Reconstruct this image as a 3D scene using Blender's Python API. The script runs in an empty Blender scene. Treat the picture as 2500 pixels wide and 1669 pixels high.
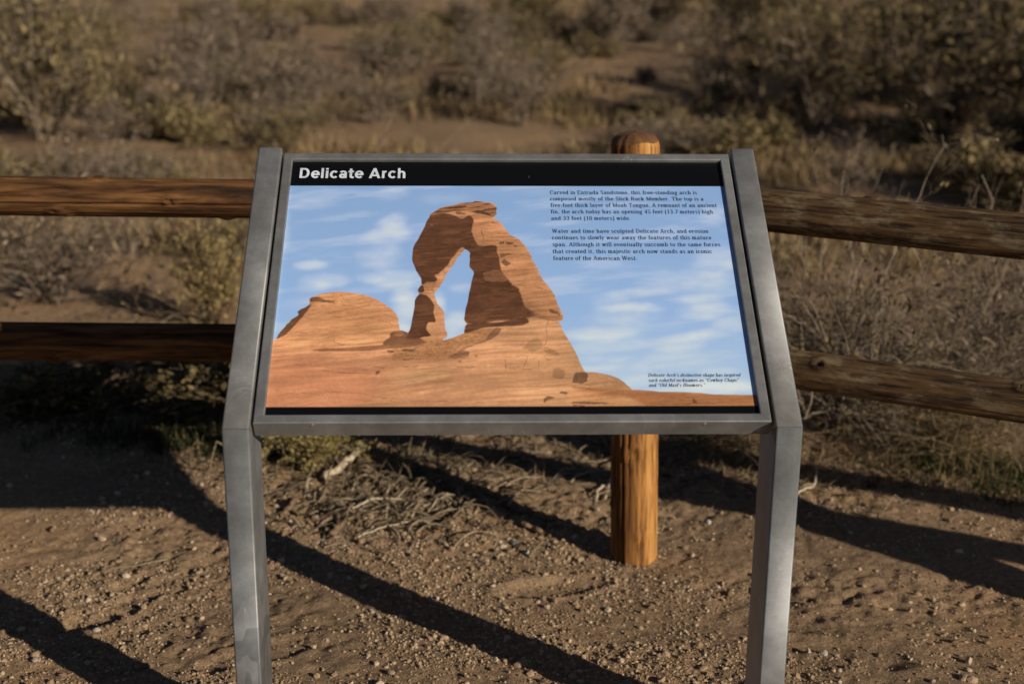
import bpy, bmesh, math, random
import numpy as np
from mathutils import Vector, Matrix

# ------------------------------------------------------------------ camera, light, exposure
scene = bpy.context.scene
COL = scene.collection
SENSOR, FOCAL = 36.0, 50.0
CAM_H, PITCH, ROLL = 1.60, math.radians(17.344), math.radians(0.42)
SUN_AZ, SUN_EL = math.radians(131.3), math.radians(20.7)     # clockwise from +Y
SUN_STRENGTH, SKY_STRENGTH, EXPOSURE = 5.0, 0.05, -0.30

cam_data = bpy.data.cameras.new('camera')
cam_data.sensor_width = SENSOR
cam_data.lens = FOCAL
cam_data.clip_end = 3000
cam_data.dof.use_dof = True
cam_data.dof.focus_distance = 2.76
cam_data.dof.aperture_fstop = 2.8
camera = bpy.data.objects.new('camera', cam_data)
COL.objects.link(camera)
fwd = Vector((0, math.cos(PITCH), -math.sin(PITCH)))
up0 = Vector((0, math.sin(PITCH), math.cos(PITCH)))
rt0 = Vector((1, 0, 0))
rt = rt0 * math.cos(ROLL) + up0 * math.sin(ROLL)
up = -rt0 * math.sin(ROLL) + up0 * math.cos(ROLL)
m = Matrix((rt, up, -fwd)).transposed().to_4x4()
m.translation = Vector((0, 0, CAM_H))
camera.matrix_world = m
scene.camera = camera

world = bpy.data.worlds.new('World')
scene.world = world
world.use_nodes = True
wn = world.node_tree.nodes
sky = wn.new('ShaderNodeTexSky')
sky.sky_type = 'NISHITA'
sky.sun_disc = False
sky.altitude = 1400
sky.air_density = 0.6
sky.dust_density = 0.3
sky.sun_elevation = SUN_EL
sky.sun_rotation = SUN_AZ
world.node_tree.links.new(sky.outputs[0], wn['Background'].inputs[0])
wn['Background'].inputs[1].default_value = SKY_STRENGTH

sun_data = bpy.data.lights.new('sun', 'SUN')
sun_data.energy = SUN_STRENGTH
sun_data.angle = math.radians(0.53)
sun_data.color = (1.0, 0.90, 0.76)
sun = bpy.data.objects.new('sun', sun_data)
COL.objects.link(sun)
to_sun = Vector((math.sin(SUN_AZ) * math.cos(SUN_EL), math.cos(SUN_AZ) * math.cos(SUN_EL), math.sin(SUN_EL)))
sun.rotation_euler = (-to_sun).to_track_quat('-Z', 'Y').to_euler()
sun.location = to_sun * 20

vs = scene.view_settings
vs.view_transform = 'Standard'
vs.look = 'None'
vs.exposure = EXPOSURE
vs.gamma = 1
vs.use_curve_mapping = False
scene.render.engine = 'CYCLES'
scene.render.resolution_x, scene.render.resolution_y = 1024, 683

rng = np.random.default_rng(11)
random.seed(5)


# ------------------------------------------------------------------ helpers
def tag(o, label=None, cat=None, group=None, kind=None):
    if label: o['label'] = label
    if cat: o['category'] = cat
    if group: o['group'] = group
    if kind: o['kind'] = kind
    return o


def link(name, me, mat=None, parent=None):
    if mat: me.materials.append(mat)
    o = bpy.data.objects.new(name, me)
    COL.objects.link(o)
    if parent: o.parent = parent
    return o


def empty(name, loc=(0, 0, 0), rz=0):
    o = bpy.data.objects.new(name, None)
    o.empty_display_size = 0.1
    COL.objects.link(o)
    o.location = loc
    o.rotation_euler = (0, 0, rz)
    return o


def copy_tree(o, parent=None):
    c = o.copy()
    COL.objects.link(c)
    c.parent = parent
    for ch in o.children:
        copy_tree(ch, c)
    return c


def mesh_np(name, V, F, smooth=False):
    """V (n,3); F (m,3) or (m,4) int array"""
    V = np.asarray(V, np.float32); F = np.asarray(F, np.int32)
    me = bpy.data.meshes.new(name)
    me.vertices.add(len(V)); me.vertices.foreach_set('co', V.ravel())
    k = F.shape[1]
    me.loops.add(F.size); me.loops.foreach_set('vertex_index', F.ravel())
    me.polygons.add(len(F))
    me.polygons.foreach_set('loop_start', np.arange(0, F.size, k, dtype=np.int32))
    me.polygons.foreach_set('loop_total', np.full(len(F), k, np.int32))
    me.polygons.foreach_set('use_smooth', np.full(len(F), smooth, bool))
    me.update(calc_edges=True)
    return me


def hash2(ix, iy, seed):
    h = (ix.astype(np.int64) * 374761393 + iy.astype(np.int64) * 668265263 + seed * 974634777) & 0xFFFFFFFF
    h = ((h ^ (h >> 13)) * 1274126177) & 0xFFFFFFFF
    h = ((h ^ (h >> 16)) * 2246822519) & 0xFFFFFFFF
    return ((h ^ (h >> 15)) & 0xFFFF) / 65535.0


def vnoise(x, y, seed=0):
    x = np.asarray(x, float); y = np.asarray(y, float)
    ix = np.floor(x); iy = np.floor(y)
    fx = x - ix; fy = y - iy
    fx = fx * fx * (3 - 2 * fx); fy = fy * fy * (3 - 2 * fy)
    a = hash2(ix, iy, seed); b = hash2(ix + 1, iy, seed)
    c = hash2(ix, iy + 1, seed); d = hash2(ix + 1, iy + 1, seed)
    return (a * (1 - fx) + b * fx) * (1 - fy) + (c * (1 - fx) + d * fx) * fy


def fbm(x, y, seed=0, octaves=4, gain=0.5):
    s = 0; amp = 1; tot = 0
    for o in range(octaves):
        s = s + amp * vnoise(x * 2 ** o + o * 17.3, y * 2 ** o - o * 9.1, seed + o)
        tot += amp; amp *= gain
    return s / tot


def sstep(a, b, x):
    t = np.clip((x - a) / (b - a), 0, 1)
    return t * t * (3 - 2 * t)


def land(x, y):
    """large relief of the ground, metres"""
    x = np.asarray(x, float); y = np.asarray(y, float)
    h = 0.036 * (1 - sstep(2.5, 3.2, y)) + 0.025 * sstep(3.5, 4.3, y)
    h = h + 0.035 * np.sin(x * 0.8 + 1.0) * np.sin(y * 0.55) * sstep(5, 8, y)
    h = h + (fbm(x * 0.35, y * 0.35, 3, 3) - 0.5) * 0.25 * sstep(7, 14, y)
    h = h + (fbm(x * 0.02, y * 0.02, 5, 2) - 0.5) * 3.0 * sstep(40, 200, np.hypot(x, y))
    return h


def land1(x, y):
    return float(land(np.array([x]), np.array([y]))[0])


# ------------------------------------------------------------------ materials
def new_mat(name):
    mt = bpy.data.materials.new(name)
    mt.use_nodes = True
    nt = mt.node_tree
    return mt, nt, nt.nodes, nt.links, nt.nodes['Principled BSDF']


def N(nodes, typ, **kw):
    n = nodes.new(typ)
    for k, v in kw.items():
        if hasattr(n, k) and k not in ('Scale', 'Detail'):
            setattr(n, k, v)
        else:
            n.inputs[k].default_value = v
    return n


def ramp(nodes, stops):
    r = nodes.new('ShaderNodeValToRGB')
    e = r.color_ramp.elements
    while len(e) < len(stops): e.new(0.5)
    for i, (p, c) in enumerate(stops):
        e[i].position = p
        e[i].color = (c[0], c[1], c[2], 1) if not isinstance(c, (int, float)) else (c, c, c, 1)
    return r


def soil_material():
    mt, nt, n, l, b = new_mat('red_dirt')
    tc = n.new('ShaderNodeTexCoord')
    n1 = N(n, 'ShaderNodeTexNoise', Scale=1.1, Detail=5.0)
    n2 = N(n, 'ShaderNodeTexNoise', Scale=55.0, Detail=8.0, Roughness=0.7)
    n3 = N(n, 'ShaderNodeTexNoise', Scale=230.0, Detail=5.0)
    for k in (n1, n2, n3): l.new(tc.outputs['Object'], k.inputs['Vector'])
    r1 = ramp(n, [(0.34, (0.31, 0.21, 0.128)), (0.52, (0.42, 0.28, 0.165)), (0.70, (0.55, 0.335, 0.175))])
    l.new(n1.outputs['Fac'], r1.inputs[0])
    r2 = ramp(n, [(0.3, 0.5), (0.5, 0.95), (0.7, 1.25)])
    l.new(n2.outputs['Fac'], r2.inputs[0])
    r3 = ramp(n, [(0.3, 0.7), (0.55, 1.0), (0.72, 1.35)])
    l.new(n3.outputs['Fac'], r3.inputs[0])
    mx = N(n, 'ShaderNodeMix', data_type='RGBA', blend_type='MULTIPLY'); mx.inputs[0].default_value = 1
    l.new(r1.outputs[0], mx.inputs[6]); l.new(r2.outputs[0], mx.inputs[7])
    mx2 = N(n, 'ShaderNodeMix', data_type='RGBA', blend_type='MULTIPLY'); mx2.inputs[0].default_value = 0.8
    l.new(mx.outputs[2], mx2.inputs[6]); l.new(r3.outputs[0], mx2.inputs[7])
    l.new(mx2.outputs[2], b.inputs['Base Color'])
    b.inputs['Roughness'].default_value = 0.95
    b.inputs['Specular IOR Level'].default_value = 0.1
    bp = N(n, 'ShaderNodeBump'); bp.inputs['Strength'].default_value = 0.9; bp.inputs['Distance'].default_value = 0.004
    l.new(n3.outputs['Fac'], bp.inputs['Height'])
    bp2 = N(n, 'ShaderNodeBump'); bp2.inputs['Strength'].default_value = 0.8; bp2.inputs['Distance'].default_value = 0.012
    l.new(n2.outputs['Fac'], bp2.inputs['Height']); l.new(bp.outputs[0], bp2.inputs['Normal'])
    l.new(bp2.outputs[0], b.inputs['Normal'])
    return mt


def island_material(name, stops, rough=0.9, noise=None, spec=0.1, translucent=0):
    mt, nt, n, l, b = new_mat(name)
    g = n.new('ShaderNodeNewGeometry')
    if 'leaves' in name or 'straw' in name:
        stops = [(p, (c[0] * 1.14, c[1] * 1.05, c[2] * 1.02)) for p, c in stops] if 'dark' not in name else [(p, (c[0] * 1.45, c[1] * 1.35, c[2] * 1.2)) for p, c in stops]
    r = ramp(n, stops)
    l.new(g.outputs['Random Per Island'], r.inputs[0])
    out = r.outputs[0]
    if noise:
        tc = n.new('ShaderNodeTexCoord')
        nn = N(n, 'ShaderNodeTexNoise', Scale=noise, Detail=3.0)
        l.new(tc.outputs['Object'], nn.inputs['Vector'])
        rr = ramp(n, [(0.3, 0.55), (0.7, 1.3)])
        l.new(nn.outputs['Fac'], rr.inputs[0])
        mx = N(n, 'ShaderNodeMix', data_type='RGBA', blend_type='MULTIPLY'); mx.inputs[0].default_value = 1
        l.new(out, mx.inputs[6]); l.new(rr.outputs[0], mx.inputs[7])
        out = mx.outputs[2]
    l.new(out, b.inputs['Base Color'])
    b.inputs['Roughness'].default_value = rough
    b.inputs['Specular IOR Level'].default_value = spec
    if translucent:
        tr = n.new('ShaderNodeBsdfTranslucent'); ms = n.new('ShaderNodeMixShader')
        ms.inputs[0].default_value = translucent
        l.new(out, tr.inputs[0]); l.new(b.outputs[0], ms.inputs[1]); l.new(tr.outputs[0], ms.inputs[2])
        l.new(ms.outputs[0], n['Material Output'].inputs[0])
    return mt


def wood_material(name, light, mid, dark, weather=None, side=None):
    """grain runs along local Z"""
    mt, nt, n, l, b = new_mat(name)
    tc = n.new('ShaderNodeTexCoord')
    mp = n.new('ShaderNodeMapping'); mp.inputs['Scale'].default_value = (30, 30, 3.4)
    l.new(tc.outputs['Object'], mp.inputs['Vector'])
    n1 = N(n, 'ShaderNodeTexNoise', Scale=1.0, Detail=6.0, Roughness=0.65, Distortion=0.6)
    l.new(mp.outputs[0], n1.inputs['Vector'])
    mp2 = n.new('ShaderNodeMapping'); mp2.inputs['Scale'].default_value = (130, 130, 11)
    l.new(tc.outputs['Object'], mp2.inputs['Vector'])
    n2 = N(n, 'ShaderNodeTexNoise', Scale=1.0, Detail=4.0)
    l.new(mp2.outputs[0], n2.inputs['Vector'])
    r1 = ramp(n, [(0.38, dark), (0.50, mid), (0.64, light)])
    l.new(n1.outputs['Fac'], r1.inputs[0])
    r2 = ramp(n, [(0.36, 0.35), (0.47, 0.95), (0.7, 1.2)])
    l.new(n2.outputs['Fac'], r2.inputs[0])
    mx = N(n, 'ShaderNodeMix', data_type='RGBA', blend_type='MULTIPLY'); mx.inputs[0].default_value = 0.8
    l.new(r1.outputs[0], mx.inputs[6]); l.new(r2.outputs[0], mx.inputs[7])
    out = mx.outputs[2]
    if weather:
        n4 = N(n, 'ShaderNodeTexNoise', Scale=13.0, Detail=9.0, Roughness=0.78)
        mp3 = n.new('ShaderNodeMapping'); mp3.inputs['Scale'].default_value = (1.6, 1.6, 0.7)
        l.new(tc.outputs['Object'], mp3.inputs['Vector']); l.new(mp3.outputs[0], n4.inputs['Vector'])
        rr = ramp(n, [(0.51, 0.0), (0.61, 0.75)])
        l.new(n4.outputs['Fac'], rr.inputs[0])
        mw = N(n, 'ShaderNodeMix', data_type='RGBA'); l.new(rr.outputs[0], mw.inputs[0])
        mw.inputs[7].default_value = (*weather, 1)
        l.new(out, mw.inputs[6]); out = mw.outputs[2]
        mg = N(n, 'ShaderNodeMix', data_type='RGBA', blend_type='MULTIPLY'); mg.inputs[0].default_value = 0.6
        l.new(out, mg.inputs[6]); l.new(r2.outputs[0], mg.inputs[7]); out = mg.outputs[2]
    if side:                                       # one side of the log coloured darker (local direction, colour)
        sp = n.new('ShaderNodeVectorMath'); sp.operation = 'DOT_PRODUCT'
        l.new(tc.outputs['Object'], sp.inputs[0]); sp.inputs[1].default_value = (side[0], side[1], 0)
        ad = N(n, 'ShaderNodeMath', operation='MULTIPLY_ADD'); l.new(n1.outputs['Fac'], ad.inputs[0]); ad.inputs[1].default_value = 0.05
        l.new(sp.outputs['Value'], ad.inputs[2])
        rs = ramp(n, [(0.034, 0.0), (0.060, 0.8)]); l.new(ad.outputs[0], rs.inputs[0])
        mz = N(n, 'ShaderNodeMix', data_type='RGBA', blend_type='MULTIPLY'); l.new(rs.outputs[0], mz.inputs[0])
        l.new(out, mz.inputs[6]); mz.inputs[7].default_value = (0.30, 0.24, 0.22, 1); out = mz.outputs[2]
    l.new(out, b.inputs['Base Color'])
    b.inputs['Roughness'].default_value = 0.78
    b.inputs['Specular IOR Level'].default_value = 0.25
    bp = N(n, 'ShaderNodeBump'); bp.inputs['Strength'].default_value = 0.55; bp.inputs['Distance'].default_value = 0.004
    l.new(n1.outputs['Fac'], bp.inputs['Height'])
    bp2 = N(n, 'ShaderNodeBump'); bp2.inputs['Strength'].default_value = 0.5; bp2.inputs['Distance'].default_value = 0.002
    l.new(n2.outputs['Fac'], bp2.inputs['Height']); l.new(bp.outputs[0], bp2.inputs['Normal'])
    l.new(bp2.outputs[0], b.inputs['Normal'])
    return mt


def metal_material(name, stains=False):
    mt, nt, n, l, b = new_mat(name)
    tc = n.new('ShaderNodeTexCoord')
    n1 = N(n, 'ShaderNodeTexNoise', Scale=7.0, Detail=8.0, Roughness=0.7)
    n2 = N(n, 'ShaderNodeTexNoise', Scale=420.0, Detail=2.0)
    for k in (n1, n2): l.new(tc.outputs['Object'], k.inputs['Vector'])
    r1 = ramp(n, [(0.3, (0.185, 0.183, 0.178)), (0.5, (0.275, 0.276, 0.274)), (0.7, (0.39, 0.393, 0.395))])
    l.new(n1.outputs['Fac'], r1.inputs[0])
    out = r1.outputs[0]
    # fine pits
    r2 = ramp(n, [(0.3, 0.72), (0.4, 1.0)])
    l.new(n2.outputs['Fac'], r2.inputs[0])
    mx = N(n, 'ShaderNodeMix', data_type='RGBA', blend_type='MULTIPLY'); mx.inputs[0].default_value = 0.7
    l.new(out, mx.inputs[6]); l.new(r2.outputs[0], mx.inputs[7]); out = mx.outputs[2]
    # thin scratches: stretched voronoi edges
    mp = n.new('ShaderNodeMapping'); mp.inputs['Rotation'].default_value = (0.3, 0.2, 0.5); mp.inputs['Scale'].default_value = (9, 9, 1.2)
    l.new(tc.outputs['Object'], mp.inputs['Vector'])
    nw = N(n, 'ShaderNodeTexNoise', Scale=1.6, Detail=2.0, Distortion=1.2)
    l.new(mp.outputs[0], nw.inputs['Vector'])
    rs = ramp(n, [(0.4985, 0.0), (0.5, 1.0), (0.5015, 0.0)])
    l.new(nw.outputs['Fac'], rs.inputs[0])
    n5 = N(n, 'ShaderNodeTexNoise', Scale=6.0, Detail=1.0)
    l.new(tc.outputs['Object'], n5.inputs['Vector'])
    r5 = ramp(n, [(0.55, 0.0), (0.62, 0.7)]); l.new(n5.outputs['Fac'], r5.inputs[0])
    ml = N(n, 'ShaderNodeMath', operation='MULTIPLY')
    l.new(rs.outputs[0], ml.inputs[0]); l.new(r5.outputs[0], ml.inputs[1])
    ms = N(n, 'ShaderNodeMix', data_type='RGBA'); l.new(ml.outputs[0], ms.inputs[0])
    l.new(out, ms.inputs[6]); ms.inputs[7].default_value = (0.62, 0.6, 0.56, 1); out = ms.outputs[2]
    if stains:
        # dried splash with runs below it, low on the upright (local Z up, metres from the ground)
        sp = n.new('ShaderNodeSeparateXYZ'); l.new(tc.outputs['Object'], sp.inputs[0])
        nA = N(n, 'ShaderNodeTexNoise', Scale=16.0, Detail=2.0)
        mpA = n.new('ShaderNodeMapping'); mpA.inputs['Scale'].default_value = (1, 1, 0.3)
        l.new(tc.outputs['Object'], mpA.inputs['Vector']); l.new(mpA.outputs[0], nA.inputs['Vector'])
        a1 = N(n, 'ShaderNodeMath', operation='MULTIPLY_ADD')        # z + noise*0.12
        l.new(nA.outputs['Fac'], a1.inputs[0]); a1.inputs[1].default_value = 0.16; l.new(sp.outputs['Z'], a1.inputs[2])
        rz = ramp(n, [(0.368, 0.0), (0.371, 1.0), (0.418, 1.0), (0.421, 0.0)])
        l.new(a1.outputs[0], rz.inputs[0])
        nB = N(n, 'ShaderNodeTexNoise', Scale=1.0, Detail=0.0)
        mpB = n.new('ShaderNodeMapping'); mpB.inputs['Scale'].default_value = (55, 55, 7)
        l.new(tc.outputs['Object'], mpB.inputs['Vector']); l.new(mpB.outputs[0], nB.inputs['Vector'])
        rb = ramp(n, [(0.52, 0.0), (0.55, 1.0)]); l.new(nB.outputs['Fac'], rb.inputs[0])
        rc = ramp(n, [(0.25, 0.0), (0.27, 1.0), (0.37, 1.0), (0.375, 0.0)]); l.new(a1.outputs[0], rc.inputs[0])
        mm = N(n, 'ShaderNodeMath', operation='MULTIPLY'); l.new(rb.outputs[0], mm.inputs[0]); l.new(rc.outputs[0], mm.inputs[1])
        ma = N(n, 'ShaderNodeMath', operation='MAXIMUM'); l.new(mm.outputs[0], ma.inputs[0]); l.new(rz.outputs[0], ma.inputs[1])
        rd = ramp(n, [(0.482, 0.0), (0.49, 0.6), (0.52, 0.5), (0.55, 0.0)]); l.new(a1.outputs[0], rd.inputs[0])
        mb = N(n, 'ShaderNodeMath', operation='MAXIMUM'); l.new(ma.outputs[0], mb.inputs[0]); l.new(rd.outputs[0], mb.inputs[1])
        mt2 = N(n, 'ShaderNodeMix', data_type='RGBA', blend_type='MULTIPLY'); 
        mk = N(n, 'ShaderNodeMath', operation='MULTIPLY'); l.new(mb.outputs[0], mk.inputs[0]); mk.inputs[1].default_value = 0.62
        l.new(mk.outputs[0], mt2.inputs[0]); l.new(out, mt2.inputs[6]); mt2.inputs[7].default_value = (0.45, 0.48, 0.5, 1)
        out = mt2.outputs[2]
    l.new(out, b.inputs['Base Color'])
    b.inputs['Metallic'].default_value = 0.6
    rr = ramp(n, [(0.3, 0.50), (0.7, 0.62)]); l.new(n1.outputs['Fac'], rr.inputs[0])
    l.new(rr.outputs[0], b.inputs['Roughness'])
    bp = N(n, 'ShaderNodeBump'); bp.inputs['Strength'].default_value = 0.12; bp.inputs['Distance'].default_value = 0.0006
    l.new(n2.outputs['Fac'], bp.inputs['Height']); l.new(bp.outputs[0], b.inputs['Normal'])
    return mt


def plain_material(name, col, rough=0.6, metallic=0.0, spec=0.4, noise=40.0):
    mt, nt, n, l, b = new_mat(name)
    tc = n.new('ShaderNodeTexCoord')
    nn = N(n, 'ShaderNodeTexNoise', Scale=noise, Detail=4.0)
    l.new(tc.outputs['Object'], nn.inputs['Vector'])
    r = ramp(n, [(0.3, tuple(c * 0.8 for c in col)), (0.7, tuple(min(1, c * 1.15) for c in col))])
    l.new(nn.outputs['Fac'], r.inputs[0]); l.new(r.outputs[0], b.inputs['Base Color'])
    b.inputs['Roughness'].default_value = rough
    b.inputs['Metallic'].default_value = metallic
    b.inputs['Specular IOR Level'].default_value = spec
    return mt


M_soil = soil_material()
M_metal = metal_material('grey_metal')
M_metal_stained = metal_material('grey_metal_stained', True)
M_screw = plain_material('bright_screw', (0.7, 0.66, 0.55), 0.3, 0.9)
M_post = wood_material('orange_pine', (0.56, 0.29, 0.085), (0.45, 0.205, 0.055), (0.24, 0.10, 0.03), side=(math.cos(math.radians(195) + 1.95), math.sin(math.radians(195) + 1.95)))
M_postend = plain_material('dark_sawn_end', (0.16, 0.075, 0.03), 0.85, noise=90)
M_rail_l = wood_material('brown_stained_pine', (0.20, 0.095, 0.032), (0.105, 0.045, 0.015), (0.03, 0.014, 0.007))
M_rail_r = wood_material('weathered_pine', (0.15, 0.088, 0.036), (0.085, 0.047, 0.02), (0.035, 0.02, 0.011), weather=(0.21, 0.165, 0.10))
M_rock = island_material('gravel_stones', [(0.0, (0.20, 0.135, 0.08)), (0.4, (0.35, 0.24, 0.145)), (0.75, (0.48, 0.345, 0.22)), (0.97, (0.56, 0.44, 0.31)), (1.0, (0.62, 0.52, 0.40))])
M_twig = island_material('dry_twigs', [(0.0, (0.11, 0.08, 0.05)), (0.5, (0.24, 0.18, 0.115)), (1.0, (0.42, 0.33, 0.22))], noise=60)
M_pale = plain_material('bleached_wood', (0.56, 0.45, 0.31), 0.8, noise=50)
M_bark = plain_material('brown_bark', (0.22, 0.14, 0.08), 0.9, noise=70)
M_greytwig = island_material('grey_twigs', [(0.0, (0.085, 0.065, 0.048)), (0.5, (0.20, 0.155, 0.115)), (1.0, (0.34, 0.27, 0.20))])
M_tantwig = island_material('tan_twigs', [(0.0, (0.09, 0.065, 0.035)), (0.5, (0.22, 0.16, 0.085)), (1.0, (0.42, 0.31, 0.17))])
M_sage = island_material('sage_leaves', [(0.0, (0.09, 0.076, 0.040)), (0.5, (0.21, 0.175, 0.092)), (1.0, (0.38, 0.32, 0.16))], translucent=0.15)
M_grey = island_material('grey_dry_leaves', [(0.0, (0.085, 0.07, 0.05)), (0.5, (0.20, 0.165, 0.12)), (1.0, (0.36, 0.30, 0.22))], translucent=0.1)
M_olive = island_material('olive_leaves', [(0.0, (0.06, 0.052, 0.027)), (0.5, (0.15, 0.125, 0.058)), (1.0, (0.31, 0.255, 0.11))], translucent=0.15)
M_dark = island_material('dark_leaves', [(0.0, (0.045, 0.037, 0.022)), (0.6, (0.10, 0.08, 0.043)), (1.0, (0.19, 0.155, 0.08))], translucent=0.1)
M_yellow = island_material('yellow_green_leaves', [(0.0, (0.20, 0.17, 0.065)), (0.5, (0.34, 0.29, 0.12)), (1.0, (0.48, 0.42, 0.19))], translucent=0.2)
M_straw = island_material('straw_grass', [(0.0, (0.13, 0.098, 0.052)), (0.5, (0.27, 0.21, 0.11)), (1.0, (0.46, 0.37, 0.20))], translucent=0.2)
M_green = island_material('green_grass', [(0.0, (0.02, 0.028, 0.010)), (0.5, (0.04, 0.055, 0.018)), (1.0, (0.08, 0.10, 0.035))], translucent=0.25)


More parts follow.
